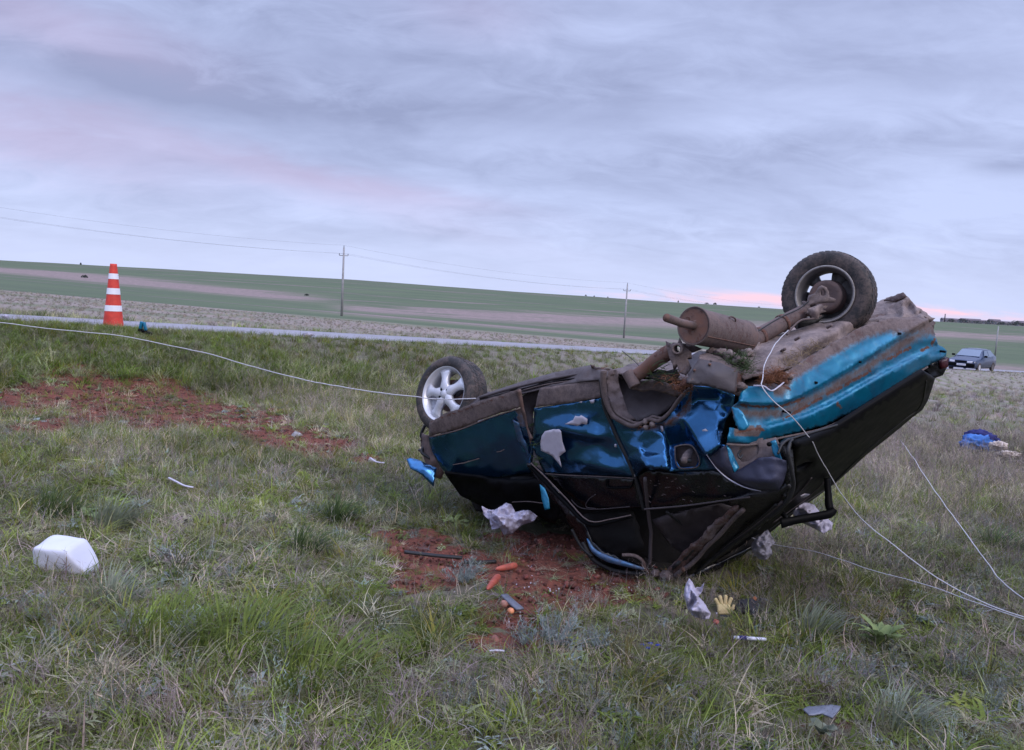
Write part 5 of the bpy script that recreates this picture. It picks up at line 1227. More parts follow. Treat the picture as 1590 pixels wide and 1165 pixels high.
for k, (x, y, r_, lb) in enumerate([(461, 676, .05, 'pale stone lying in the long red soil scar'), (578, 716, .035, 'small pale stone at the right end of the soil scar')]):
    o = lump('stone', G(x, y, .02), r_, M['concrete'], None, (1.2, .8, .8), 40+k, .3); tag(o, lb, 'stone')
strip_on_ground('white_splinter', [(262, 742), (274, 748), (286, 754), (300, 757)], .016, .004, 'chip', 'thin white splinter lying in the grass left of centre', 'debris', .10)
strip_on_ground('white_splinter', [(575, 711), (584, 717), (597, 719)], .02, .004, 'chip', 'small white splinter near the fender shard', 'debris', .10)
strip_on_ground('white_splinter', [(760, 1011), (771, 1010), (783, 1011)], .01, .003, 'chip', 'white splinter on the small soil patch in the foreground', 'debris', .04)

bm = bmesh.new(); rg = random.Random(9)
for _ in range(170):
    gp = G(rg.gauss(900, 130), rg.gauss(915, 30), .015); s_ = rg.uniform(.002, .004)
    bmesh.ops.create_cube(bm, size=s_*2, matrix=Matrix.Translation(gp) @ Matrix.Rotation(rg.uniform(0, 6), 4, (rg.random(), rg.random(), 1)))
go_ = obj('glass_crumbs', bm, M['chip'], None, smooth_=False); go_['kind'] = 'stuff'
# ------------------------------------------------------------------ poles and wires
pole_xy = [(-22.7, 100.0), (17.6, 125.0), (-62.5, 76.5)]
heads = []
for i, (px_, py_, hh, lbl) in enumerate([(-22.4, 100.0, 8.75, 'concrete power pole standing left of the wreck beyond the road'), (17.7, 125.0, 8.6, 'concrete power pole standing behind the muffler beyond the road'), (-62.5, 76.5, 8.7, 'concrete power pole beyond the left edge of the picture'),
                                        (107.0, 172.0, 6.6, 'pale pole standing beyond the parked car')]):
    z0 = float(terrain(px_, py_))
    t = thing('power_pole', lbl, 'pole', (px_, py_, z0), 'power poles across the plain')
    obj('pole_shaft', tube([Vector((px_, py_, z0-.3)), Vector((px_, py_, z0+hh))], [.17, .11], 10), M['concrete'], t)
    arm_d = Vector((.53, -.85, 0)).cross(Vector((0, 0, 1))).normalized()
    if i != 3:
        zc_ = z0+hh-1.0
        obj('crossarm', box(bmesh.new(), frame(Vector((px_, py_, zc_)), (0, 0, 1), Vector((1, .1, 0))), 1.05, .09, .09), M['concrete'], t)
        pr = []
        for s_ in (-.55, .55):
            w0 = Vector((px_+s_, py_+s_*.1, zc_)); obj('insulator', tube([w0, w0+Vector((0, 0, .1)), w0+Vector((0, 0, .24))], [.02, .05, .04], 8), M['wire'], t); pr.append(w0+Vector((0, 0, .26)))
        w0 = Vector((px_, py_, z0+hh)); obj('insulator', tube([w0, w0+Vector((0, 0, .28))], [.04, .045], 8), M['wire'], t); pr.append(w0+Vector((0, 0, .3)))
        heads.append(pr)
def wire(a, b_, sag, label, i):
    pts = [a.lerp(b_, t_)+Vector((0, 0, -sag*4*t_*(1-t_))) for t_ in [k_/24 for k_ in range(25)]]
    tag(obj('overhead_wire', tube(pts, .0065, 5), M['wire']), label, 'wire', 'overhead wires between the poles')
nx_pole = [h_ + Vector((40, 25, -2.0)) for h_ in heads[1]]
for k in range(3):
    pos_word = ['left', 'right', 'top'][k]
    wire(heads[2][k], heads[0][k], .8, f'overhead wire from the {pos_word} insulator going off left above the cone', k)
    wire(heads[0][k], heads[1][k], .8, f'overhead wire on the {pos_word} insulators between the two middle poles', k)
    wire(heads[1][k], nx_pole[k], .8, f'overhead wire on the {pos_word} insulator going right towards the wreck wheel', k)

# ------------------------------------------------------------------ parked car on the road
cx0, cy0 = 33.3, 54.9
qc = 15.9; sc0 = (cx0+cy0)*.70710678
cpos = Vector(((sc0-qc)*.70710678, (sc0+qc)*.70710678, 0)); cpos.z = -.043*sc0+.66+.045
pc = thing('parked_car', 'dark blue hatchback parked on the road facing the camera', 'car', cpos)
fwd = Vector((-.7071, -.7071, .043)).normalized(); fwd = (Matrix.Rotation(math.radians(-3), 3, 'Z') @ fwd)
mc = frame(cpos, Vector((0, 0, 1)), fwd)            # local x forward, z up
mc = mc @ Matrix.Diagonal((1.14, 1.12, 1.14, 1))
st_ = [  # x, half width low, half width belt, z bottom, z belt, z top(roof/hood), half width top
    (2.00, .70, .70, .28, .62, .66, .60), (1.93, .78, .78, .22, .64, .72, .70), (1.55, .82, .82, .20, .68, .80, .72), (.95, .83, .83, .20, .72, .88, .72),
    (.85, .83, .83, .20, .80, .92, .72), (.25, .83, .82, .20, .86, 1.30, .60), (.05, .83, .82, .20, .87, 1.36, .58), (-.8, .83, .82, .20, .88, 1.38, .58), (-1.15, .83, .82, .20, .89, 1.33, .58), (-1.75, .81, .80, .22, .90, 1.02, .66), (-1.98, .76, .74, .28, .86, .92, .62), (-2.02, .72, .70, .36, .70, .74, .60)]
bm = bmesh.new(); rings = []
for x, wl, wb, zb, zm, zt, wt in st_:
    half = [(0, zb), (wl*.9, zb), (wl, zb+.10), (wl*1.005, (zb+zm)*.5), (wb, zm), ((wb+wt)/2, (zm+zt)/2), (wt, zt-.03), (wt*.8, zt), (0, zt+.02)]
    ring = [bm.verts.new(mc @ Vector((x, -a, c_))) for a, c_ in half] + [bm.verts.new(mc @ Vector((x, a, c_))) for a, c_ in half[-2:0:-1]]
    rings.append(ring)
for a, b_ in zip(rings, rings[1:]):
    n_ = len(a)
    for k in range(n_): bm.faces.new((a[k], a[(k+1) % n_], b_[(k+1) % n_], b_[k]))
bm.faces.new(rings[0]); bm.faces.new(rings[-1][::-1]); bmesh.ops.recalc_face_normals(bm, faces=bm.faces)
M['darkblue'] = simple('dark_blue_paint', (.014, .032, .085), (.012, .028, .075), 3, .3, .2, 0, coat=.35)
M['carglass'] = simple('glass_sky_tint', (.09, .13, .20), (.08, .12, .18), 2, .06, 0, 0, coat=.5, rv=.02)  # blue-grey base colour paints the sky's reflection into the panes
M['lamp'] = simple('clear_lamp', (.75, .75, .80), (.6, .6, .66), 10, .2, 0, 0)
sharp(obj('car_body', dcol(bm, 0), M['darkblue'], pc), 40)
def cquad(name, pts, mat_, th=.012):
    bm = bmesh.new(); vs = [bm.verts.new(mc @ Vector(p_)) for p_ in pts]; bm.faces.new(vs)
    bm.normal_update(); o = obj(name, bm, M[mat_], pc, smooth_=False); md = o.modifiers.new('thickness', 'SOLIDIFY'); md.thickness = th; md.offset = 0; return o
cquad('windscreen', [(.90, -.66, .925), (.90, .66, .925), (.28, .57, 1.315), (.28, -.57, 1.315)], 'carglass', .03)
cquad('rear_window', [(-1.70, -.6, 1.06), (-1.70, .6, 1.06), (-1.22, .55, 1.33), (-1.22, -.55, 1.33)], 'carglass', .03)
for s_ in (-1, 1):
    cquad('side_window', [(.55, s_*.805, .90), (-.30, s_*.815, .91), (-.30, s_*.64, 1.30), (.14, s_*.64, 1.28)], 'carglass', .03)
    cquad('side_window', [(-.36, s_*.815, .91), (-1.30, s_*.80, .95), (-1.02, s_*.645, 1.29), (-.36, s_*.64, 1.31)], 'carglass', .03)
    obj('headlight', box(bmesh.new(), mc @ Matrix.Translation((1.975, s_*.50, .60)), .07, .30, .12, .02), M['lamp'], pc)
    w0 = mc @ Vector((.62, s_*.90, .95)); obj('wing_mirror', box(bmesh.new(), mc @ Matrix.Translation((.62, s_*.93, .95)), .09, .18, .12, .03), M['black'], pc)
    for xw in (1.25, -1.22):
        mw = mc @ Matrix.Translation((xw, s_*.80, .285)) @ Matrix.Rotation(math.pi/2*s_*-1, 4, 'X')
        w_ = obj('wheel', lathe([(.0, -.10), (.20, -.10), (.27, -.09), (.29, -.06), (.29, .03), (.27, .045), (.19, .05), (.185, .035)], 28, mtx=mw), M['tyre'], pc)
        child_of('rim', lathe([(.0, .03), (.05, .042), (.10, .030), (.17, .034), (.188, .045)], 24, mtx=mw), M['steelrim'] if xw < 0 else M['alloy'], w_)
obj('bumper', box(bmesh.new(), mc @ Matrix.Translation((1.97, 0, .40)), .16, 1.55, .22, .05), M['black'], pc)
obj('grille', box(bmesh.new(), mc @ Matrix.Translation((1.985, 0, .60)), .05, .66, .10, .01), M['black'], pc)
obj('number_plate', box(bmesh.new(), mc @ Matrix.Translation((2.055, .05, .42)), .012, .52, .112, .004), M['white'], pc)
bm = bmesh.new()
for k in range(8): box(bm, mc @ Matrix.Translation((2.062, -.17+.062*k, .42)), .004, .026, .06)
obj('plate_marks', bm, M['greyplate'], pc)

# ------------------------------------------------------------------ far bushes and farm buildings on the skyline
def bush(x, y, w_, h_, name, label, cat='bush', seed=0, group=None, trunk=False, z0=None, mat_='fargreen'):
    z0 = float(terrain(x, y)) if z0 is None else z0
    t = thing(name, label, cat, (x, y, z0), group)
    vs, fs = [], []; rr = random.Random(seed+5)
    n_ = 260
    for _ in range(n_):
        a = rr.uniform(0, 6.28); r_ = rr.random()**.5*w_*.5; hz = rr.random()
        if rr.random() < hz*.5: r_ *= .6
        hh = h_*(.15+.85*hz)*(1-.5*(r_/(w_*.5))**2)
        c_ = Vector((x+r_*math.cos(a), y+r_*math.sin(a), z0+hh)); s_ = rr.uniform(.05, .13)*max(h_, 1.0)
        i0 = len(vs)
        u = Vector((rr.uniform(-1, 1), rr.uniform(-1, 1), rr.uniform(-1, 1))).normalized()*s_; v_ = u.orthogonal().normalized()*s_
        vs += [tuple(c_+u), tuple(c_+v_), tuple(c_-u), tuple(c_-v_)]; fs.append((i0, i0+1, i0+2, i0+3))
    obj('crown', py_mesh('crown', vs, fs), M[mat_], t)
    bm = bmesh.new()
    for k in range(3): tube([Vector((x, y, z0-.1)), Vector((x+rr.uniform(-.2, .2)*w_, y, z0+h_*rr.uniform(.5, .9)))], [h_*.02+.01, .01], 5, bm=bm)
    obj('trunk', bm, M['rustbrown'], t)
M['fargreen'] = leaf_mat('far_bush_leaf', (.045, .055, .045), (.03, .04, .035), inst=False)
def skyline(px_, D):
    k = (px_-CX)/FPX; return k*D, D
for i, (px_, D, w_, h_, lb) in enumerate([(121, 560, 2.6, 3.0, 'lone bush on the hill crest left of the cone'), (127, 300, 5, 2.4, 'dark bush on the hillside strip left of the cone'), (471, 290, 3.5, 1.4, 'low dark bush on the bare strip left of the middle pole'),
                                         (902, 600, 3, 2.4, 'small bush on the crest left of the second pole'), (915, 605, 2.5, 1.8, 'smaller bush on the crest beside the second pole'), (936, 600, 2, 1.6, 'tiny bush on the crest just left of the second pole'),
                                         (1045, 610, 2, 3.2, 'thin bush on the crest above the tail pipe'), (1089, 612, 7, 3, 'wide bush on the crest above the muffler'), (1102, 612, 6, 3.6, 'dense bush on the crest above the muffler'), (1170, 610, 4, 2, 'low bush on the crest left of the raised wheel')]):
    x, y = skyline(px_, D); bush(x, y, w_*.5, h_*.5, 'bush', lb, seed=i, group='bushes on the skyline')
M['farwall'] = simple('far_wall', (.24, .22, .25), (.18, .17, .20), .2, .9, 0, 0)
M['farroof'] = simple('far_roof', (.13, .10, .12), (.10, .09, .10), .2, .9, 0, 0)
rb = random.Random(5)
fb = [(1462, 900, 14, 4, 6), (1476, 930, 18, 4, 6), (1497, 880, 22, 4.5, 7), (1516, 940, 16, 4, 6), (1534, 870, 12, 5, 6), (1556, 920, 24, 4, 7), (1579, 890, 14, 5, 6)]
nm = ['farthest left', 'second from the left', 'wide third from the left', 'middle', 'tall third from the right', 'long second from the right', 'farthest right']
for i, (px_, D, w_, h_, dp) in enumerate(fb):
    x, y = skyline(px_, D); z0 = float(terrain(x, y))
    t = thing('farm_building', f'tiny grey farm building on the right horizon, {nm[i]} of the row', 'building', (x, y, z0), 'farm buildings on the horizon')
    obj('wall', box(bmesh.new(), Matrix.Translation((x, y, z0+h_*.35)), w_, dp, h_*.9), M['farwall'], t, smooth_=False)
    bm = bmesh.new(); hw, hd, zb, zt = w_/2+.4, dp/2+.4, z0+h_*.8, z0+h_*1.25
    v = [bm.verts.new(p_) for p_ in ((x-hw, y-hd, zb), (x+hw, y-hd, zb), (x+hw, y+hd, zb), (x-hw, y+hd, zb), (x-hw, y, zt), (x+hw, y, zt))]
    for f_ in ((0, 1, 5, 4), (2, 3, 4, 5), (0, 4, 3), (1, 2, 5), (3, 2, 1, 0)): bm.faces.new([v[k] for k in f_])
    obj('roof', bm, M['farroof'], t, smooth_=False)
    for k in range(3):
        obj('window', box(bmesh.new(), Matrix.Translation((x+w_*(-.3+.3*k), y-dp/2-.02, z0+h_*.45)), w_*.1, .1, h_*.25), M['carglass'], t, smooth_=False)
x, y = skyline(1457.5, 850); z0 = float(terrain(x, y)); t = thing('chimney_stack', 'thin dark chimney on the horizon right of the wreck corner', 'chimney', (x, y, z0)); obj('stack', tube([Vector((x, y, z0)), Vector((x, y, z0+9))], [.7, .5], 10), M['farroof'], t)
for i, (px_, D, w_, h_) in enumerate([(1468, 840, 10, 4), (1487, 845, 14, 5), (1507, 840, 12, 4), (1527, 850, 16, 5), (1546, 840, 10, 4), (1567, 845, 16, 6), (1586, 840, 12, 5)]):
    x, y = skyline(px_, D); bush(x, y, w_, h_, 'tree', f'hazy tree clump among the farm buildings, {nm[i].replace("wide ", "").replace("tall ", "").replace("long ", "")} of the trees', 'tree', seed=30+i, group='trees among the farm buildings')

# ------------------------------------------------------------------ ground cover
def mesh_species(kind, seed):
    rr = random.Random(seed); vs, fs = [], []
    U = lambda a, b_: rr.uniform(a, b_)
    if kind == 'grass':            # arching tuft
        for _ in range(20):
            a = U(0, 6.28); r_ = U(0, .045); l_ = U(.10, .24); lean = U(.1, .75)
            dv = Vector((math.cos(a)*lean+.12, math.sin(a)*lean, 1))
            blade_geo(vs, fs, (r_*math.cos(a), r_*math.sin(a), -.01), dv, l_, U(.004, .0078), Vector((math.cos(a)*U(.2, .9)+.3, math.sin(a)*U(.2, .9), -U(.2, 1.0))), 4)
    elif kind == 'fine':           # fine short grass
        for _ in range(26):
            a = U(0, 6.28); r_ = U(0, .07); l_ = U(.05, .13); lean = U(.1, 1.2)
            dv = Vector((math.cos(a)*lean, math.sin(a)*lean, 1))
            blade_geo(vs, fs, (r_*math.cos(a), r_*math.sin(a), -.01), dv, l_, U(.003, .0052), Vector((U(-.8, .8), U(-.8, .8), -U(.1, .9))), 3)
    elif kind == 'flat':           # trampled, lying blades
        for _ in range(18):
            a = U(0, 6.28); r_ = U(0, .07); l_ = U(.10, .24)
            dv = Vector((math.cos(a)+.9, math.sin(a)+.2, U(.05, .45)))
            blade_geo(vs, fs, (r_*math.cos(a*3), r_*math.sin(a*3), U(0, .02)), dv, l_, U(.0035, .0072), Vector((U(-.9, .9), U(-.9, .9), -U(.0, .5))), 4)
    elif kind == 'stalk':          # dry upright stems with side twigs
        for _ in range(8):
            a = U(0, 6.28); r_ = U(0, .06); l_ = U(.10, .27); lean = U(.0, .45)
            dv = Vector((math.cos(a)*lean, math.sin(a)*lean, 1)); b0 = Vector((r_*math.cos(a), r_*math.sin(a), -.01))
            bend = Vector((U(-.4, .4), U(-.4, .4), -U(0, .25)))
            blade_geo(vs, fs, b0, dv, l_, U(.0018, .0032), bend, 3, side=Vector((U(-1, 1), U(-1, 1), 0)))
            for _k in range(5):
                t_ = U(.35, 1); p_ = b0+dv.normalized()*l_*t_+bend*l_*t_*t_*.4
                blade_geo(vs, fs, p_, Vector((U(-1, 1), U(-1, 1), U(.2, 1.2))), U(.015, .05), U(.0016, .0034), Vector((0, 0, .3)), 2, side=Vector((U(-1, 1), U(-1, 1), U(-1, 1))))
    elif kind == 'weed':           # low leafy rosettes
        for _ in range(16):
            a = U(0, 6.28); l_ = U(.035, .10); el_ = U(.1, .9)
            b0 = Vector((U(-.05, .05), U(-.05, .05), U(0, .025)))
            blade_geo(vs, fs, b0, Vector((math.cos(a), math.sin(a), el_)), l_, U(.009, .021), Vector((0, 0, -U(.2, 1.0))), 3)
    elif kind == 'worm':           # feathery grey stems
        for _ in range(9):
            a = U(0, 6.28); r_ = U(0, .03); l_ = U(.07, .16); lean = U(.1, .9)
            dv = Vector((math.cos(a)*lean, math.sin(a)*lean, 1)).normalized(); b0 = Vector((r_*math.cos(a), r_*math.sin(a), 0))
            blade_geo(vs, fs, b0, dv, l_, .0025, Vector((0, 0, .1)), 2)
            for _k in range(11):
                t_ = U(.15, 1); p_ = b0+dv*l_*t_
                blade_geo(vs, fs, p_, Vector((U(-1, 1), U(-1, 1), U(.0, 1.2))), U(.012, .03), U(.0025, .005), Vector((0, 0, U(-.2, .6))), 2, side=Vector((U(-1, 1), U(-1, 1), U(-1, 1))))
    elif kind == 'seed':           # taller single seeding stem
        for _ in range(5):
            a = U(0, 6.28); l_ = U(.22, .38); dv = Vector((U(-.3, .4), U(-.3, .3), 1))
            b0 = Vector((U(-.06, .06), U(-.06, .06), 0)); bend = Vector((U(-.2, .6), U(-.3, .3), -.3))
            blade_geo(vs, fs, b0, dv, l_, .0022, bend, 4, side=Vector((1, U(-.3, .3), 0)))
            p_ = b0+dv.normalized()*l_*.93+bend*l_*.35
            for _k in range(6): blade_geo(vs, fs, p_+Vector((U(-.004, .004), U(-.004, .004), -_k*.008)), Vector((U(-.4, .7), U(-.4, .4), 1)), .03, .004, Vector((.3, 0, -.2)), 2)
    elif kind == 'bigtuft':        # coarse far tuft
        for _ in range(26):
            a = U(0, 6.28); r_ = U(0, .14); l_ = U(.14, .34); lean = U(.1, .6)
            dv = Vector((math.cos(a)*lean+.1, math.sin(a)*lean, 1))
            blade_geo(vs, fs, (r_*math.cos(a), r_*math.sin(a), -.02), dv, l_, U(.006, .014), Vector((U(-.6, .9), U(-.6, .6), -U(.1, .8))), 3)
    elif kind == 'clod':
        bm = bmesh.new(); bmesh.ops.create_icosphere(bm, subdivisions=2, radius=1)
        for v in bm.verts: v.co = v.co*(1+.5*mnoise.noise(v.co*1.3+Vector((seed, 0, 0)))+.3*mnoise.noise(v.co*3.3+Vector((seed, 0, 0)))); v.co.z *= .7
        me = bpy.data.meshes.new('clod'); bm.to_mesh(me); bm.free(); me.polygons.foreach_set('use_smooth', [True]*len(me.polygons)); return me
    return py_mesh(kind, vs, fs)
src = {}
def species(kind, n_, mat_):
    c_ = bpy.data.collections.new('source_'+kind)
    for k in range(n_):
        me = mesh_species(kind, 100*len(src)+k); me.materials.append(mat_); o = bpy.data.objects.new('%s_%02d' % (kind, k), me); c_.objects.link(o)
    src[kind] = (c_, n_); return c_
m, b = new_mat('soil_clod'); base = attr('tint', 'INSTANCER').outputs['Color']; n = nz(pos(), 40, 4, .7)
link(mixc(smooth(n, .35, .65), base, mulc(base, .5)), b.inputs['Base Color']); b.inputs['Roughness'].default_value = .95; bump(n, .5, .01, b); M['clod'] = m
for k_, n_ in (('grass', 6), ('fine', 5), ('flat', 5), ('stalk', 6), ('weed', 4), ('worm', 4), ('seed', 3), ('bigtuft', 5)): species(k_, n_, M['blade'])
species('clod', 5, M['clod'])

def scatter(name, kind, pts, rz, tilt, sc, tint, label=None):
    """pts (n,3) → instances through a small node group"""
    n_ = len(pts); me = bpy.data.meshes.new(name); me.vertices.add(n_); me.vertices.foreach_set('co', np.asarray(pts, np.float32).ravel())
    def A(nm_, typ, data, key):
        a = me.attributes.new(nm_, typ, 'POINT'); a.data.foreach_set(key, np.asarray(data, np.float32).ravel())
    rot = np.stack([tilt[:, 0], tilt[:, 1], rz], 1)
    A('rot', 'FLOAT_VECTOR', rot, 'vector'); A('scl', 'FLOAT', sc, 'value')
    A('tint', 'FLOAT_COLOR', np.concatenate([tint, np.ones((n_, 1))], 1), 'color')
    a = me.attributes.new('variant', 'INT', 'POINT'); a.data.foreach_set('value', rng.integers(0, src[kind][1], n_).astype(np.int32))
    me.materials.append(M['blade'] if kind != 'clod' else M['clod'])
    o = bpy.data.objects.new(name, me); COL.objects.link(o); o['kind'] = 'stuff'
    ng = bpy.data.node_groups.new(name, 'GeometryNodeTree')
    ng.interface.new_socket('Geometry', in_out='INPUT', socket_type='NodeSocketGeometry'); ng.interface.new_socket('Geometry', in_out='OUTPUT', socket_type='NodeSocketGeometry')
    N = ng.nodes; L = ng.links
    gi, go = N.new('NodeGroupInput'), N.new('NodeGroupOutput'); ip = N.new('GeometryNodeInstanceOnPoints'); ci = N.new('GeometryNodeCollectionInfo')
    ci.inputs['Collection'].default_value = src[kind][0]; ci.inputs['Separate Children'].default_value = True; ci.inputs['Reset Children'].default_value = True
    def na(nm_, typ):
        x = N.new('GeometryNodeInputNamedAttribute'); x.data_type = typ; x.inputs[0].default_value = nm_; return x.outputs[0]
    m2p = N.new('GeometryNodeMeshToPoints')
    L.new(gi.outputs[0], m2p.inputs[0]); L.new(m2p.outputs[0], ip.inputs['Points']); L.new(ci.outputs[0], ip.inputs['Instance'])
    ip.inputs['Pick Instance'].default_value = True; L.new(na('variant', 'INT'), ip.inputs['Instance Index'])
    e2r = N.new('FunctionNodeEulerToRotation'); L.new(na('rot', 'FLOAT_VECTOR'), e2r.inputs[0]); L.new(e2r.outputs[0], ip.inputs['Rotation'])
    L.new(na('scl', 'FLOAT'), ip.inputs['Scale']); L.new(ip.outputs[0], go.inputs[0])
    md = o.modifiers.new('scatter', 'NODES'); md.node_group = ng
    return o

def sample(ymin, ymax, dens, margin=1.2, q_ok=None):
    """random places on the ground inside the (widened) view wedge"""
    k = .74; A_ = (ymax-ymin)*(2*k*ymax+2*margin)
    n_ = int(A_*dens); y = rng.uniform(ymin, ymax, n_); x = rng.uniform(-(k*ymax+margin), k*ymax+margin, n_)
    ok = np.abs(x) < k*y+margin; x, y = x[ok], y[ok]
    return x, y
def place(x, y, sink=0.0):
    z = terrain(x, y)+micro(x, y)
    s_ = soil(x, y)*(np.hypot(x, y) < 14)
    return np.stack([x, y, z-sink], 1), s_
def near_px(x, y, spots):
    """0..1 mask of ellipses given at photo pixels on the ground"""
    m_ = np.zeros_like(x)
    for (px_, py_, r1, r2) in spots:
        c_ = G(px_, py_); m_ = np.maximum(m_, np.exp(-(((x-c_.x)/r1)**2+((y-c_.y)/r2)**2)))
    return m_
def footprint(x, y):
    """where the wreck presses on the ground"""
    c_ = ((.1, 5.3), (1.15, 4.85)); d_ = np.full_like(x, 9.0)
    ax_, ay_, bx_, by_ = 0.15, 5.55, 1.15, 4.95
    t_ = np.clip(((x-ax_)*(bx_-ax_)+(y-ay_)*(by_-ay_))/((bx_-ax_)**2+(by_-ay_)**2), 0, 1)
    return np.hypot(x-ax_-t_*(bx_-ax_), y-ay_-t_*(by_-ay_))
def road_free(x, y):
    s_, q = sp(x, y); return (q < 15.05+.25*fbm(x*.9, y*.9, 2, 4)) | (q > 23.2)
C = lambda *a: np.array(a)
GREEN, GREEN2, OLIVE = C(.125, .172, .026), C(.220, .275, .055), C(.24, .22, .045)
GREY = C(.275, .28, .165); STRAW = C(.50, .42, .31); LILAC = C(.30, .24, .245); BROWN = C(.16, .12, .10); TAN = C(.38, .315, .27); WORM = C(.27, .31, .285)
def tints(n_, cols, w):
    idx = rng.choice(len(cols), n_, p=np.array(w)/sum(w)); t_ = np.array(cols)[idx]*rng.uniform(.45, 1.4, (n_, 1)); return t_*rng.uniform(.93, 1.07, (n_, 3))
green_spots = [(265, 965, .30, .22), (380, 985, .36, .26), (470, 1025, .28, .2), (330, 1010, .3, .2), (470, 850, .22, .25), (530, 800, .22, .2), (95, 785, .3, .3), (178, 795, .25, .25), (770, 790, .2, .3),
               (680, 800, .3, .4), (700, 1000, .3, .25), (560, 960, .3, .2), (1240, 1000, .2, .2), (1010, 1060, .35, .2), (420, 600, 1.2, .7), (610, 600, .8, .8), (1560, 840, .4, .4), (1450, 770, .8, .5), (150, 590, .8, .5), (40, 720, .5, .5), (330, 690, .4, .3), (900, 1130, .5, .2), (1330, 1130, .3, .15)]
dry_spots = [(250, 1120, .5, .25), (120, 1100, .5, .25), (700, 1100, .5, .2), (1180, 880, .4, .5), (1240, 930, .4, .4), (1080, 960, .35, .3), (60, 960, .4, .3), (960, 900, .5, .4), (1480, 650, 3, 3), (500, 700, .6, .4), (300, 760, .6, .3), (1380, 700, 1.5, 1.5), (560, 740, .4, .4), (250, 980, .1, .1)]
clear = [(786, 892, .13, .10), (764, 920, .09, .12), (793, 958, .08, .09), (800, 945, .10, .09), (1085, 965, .10, .10), (1124, 958, .10, .10), (1165, 960, .12, .12), (1165, 1000, .13, .06), (1010, 1008, .08, .06), (665, 868, .2, .08), (1280, 1118, .14, .08), (100, 935, .10, .03), (786, 838, .22, .14), (1560, 712, .6, .5), (1515, 705, .4, .4)]
def zones(x, y):
    g_ = np.clip(near_px(x, y, green_spots)*.9 + (fbm(x*.8, y*.8, 3, 40)-.5)*1.7+.40 - .40*sst(x, 1.0, 4), 0, 1)
    d_ = np.clip(near_px(x, y, dry_spots)*.8 + (fbm(x*.9+7, y*.9, 3, 50)-.5)*1.6+.28+.5*sst(x, .8, 3.5), 0, 1)
    s_, q = sp(x, y); bank = sst(q, 10.5, 12.5)*(1-sst(q, 24, 26))*(1-sst(s_, 18, 30))
    g_ = np.clip(g_+bank*.55, 0, 1); d_ = np.clip(d_-bank*.5, 0, 1)
    return g_, d_, bank
def run(name, kind, ymin, ymax, dens, prob, cols, w, s0, s1, tiltamp=.15, sink=0, flow=0.0, colfn=None):
    x, y = sample(ymin, ymax, dens); g_, d_, bank = zones(x, y); pts, so_ = place(x, y, sink)
    fp = footprint(x, y)
    keep = rng.random(len(x)) < prob(g_, d_, so_, bank, x, y)*np.clip((fp-.12)/.3, .03, 1)
    keep &= road_free(x, y) & (rng.random(len(x)) > near_px(x, y, clear)*1.1)
    soft = soil_soft(x, y)[keep]
    x, y, pts, g_, d_, bank = x[keep], y[keep], pts[keep], g_[keep], d_[keep], bank[keep]; n_ = len(x)
    rz = rng.uniform(0, 6.28, n_) if not flow else (fbm(x*1.3, y*1.3, 2, 60)-.5)*9+rng.normal(0, .5, n_)
    qk = sp(x, y)[1]; lipk = sst(qk, 11.8, 13.6)*(1-sst(qk, 22, 24))
    sc = rng.uniform(s0, s1, n_)*(1+.55*bank*(1-lipk))*(1-.40*lipk)*(1-.38*soft)*(1-.35*np.exp(-(fp[keep]/.5)**2))
    t_ = tints(n_, cols, w)
    mixk = np.clip(fbm(x*1.1+3, y*1.1, 3, 70)*1.4-.2, 0, 1)[:, None]
    t_ = t_*(.62+.68*mixk)*(1+.25*bank[:, None]*np.array([[-.3, .25, -.6]]))
    return scatter(name, kind, pts, rz, rng.normal(0, tiltamp, (n_, 2)), sc, t_)
patch = lambda x, y: np.clip(fbm(x*1.6+5, y*1.6, 3, 120)*2.6-.75, 0, 1)
run('short_grass', 'fine', 1.7, 7.0, 520, lambda g, d, s, b, x, y: (.14+.30*g+.50*patch(x, y))*(1-s*.96), [GREEN, GREEN2, GREY, OLIVE, STRAW, BROWN], [2.4, 2.4, 2.2, 1.5, 1.3, .8], .5, 1.2)
run('short_grass', 'fine', 7.0, 14.5, 200, lambda g, d, s, b, x, y: .75*(1-s*.85), [GREEN, GREEN2, GREY, OLIVE, STRAW], [2, 2, 2, 1.4, 1.6], 1.1, 2.0)
run('grass', 'grass', 1.7, 7.0, 120, lambda g, d, s, b, x, y: (.03+1.1*g**2.5)*(1-s*.99)*(1-.4*d), [GREEN, GREEN2, OLIVE, GREY], [3, 2.5, 1.6, 1.6], .55, 1.15, flow=1)
run('grass', 'grass', 7.0, 15.0, 90, lambda g, d, s, b, x, y: (.25+.75*g)*(1-s*.99), [GREEN, GREEN2, OLIVE, GREY, STRAW], [2.6, 2.2, 1.4, 2.4, .7], .75, 1.35, flow=1)
run('flattened_grass', 'flat', 1.7, 8.0, 260, lambda g, d, s, b, x, y: (.30+.55*patch(x+9, y))*(1-s*.72), [GREY, STRAW, GREEN2, TAN, LILAC, GREEN], [2.6, 1.7, 2.2, 1.4, 1.2, 1.2], .6, 1.15, flow=1)
run('flattened_grass', 'flat', 8.0, 14.0, 60, lambda g, d, s, b, x, y: .6*(1-s*.8), [GREY, STRAW, GREEN2, TAN], [2.4, 1.4, 2, 1.2], .9, 1.5, flow=1)
run('dry_stalks', 'stalk', 1.7, 7.5, 200, lambda g, d, s, b, x, y: (.02+.80*d**2.0)*(1-s*.85), [LILAC, TAN, STRAW, BROWN], [3.2, 2, 1.1, 1.4], .6, 1.1)
run('dry_stalks', 'stalk', 7.5, 15.0, 110, lambda g, d, s, b, x, y: (.14+.75*d)*(1-s*.9), [LILAC, TAN, STRAW, BROWN], [2.6, 2.2, 1.4, .9], .9, 1.6)
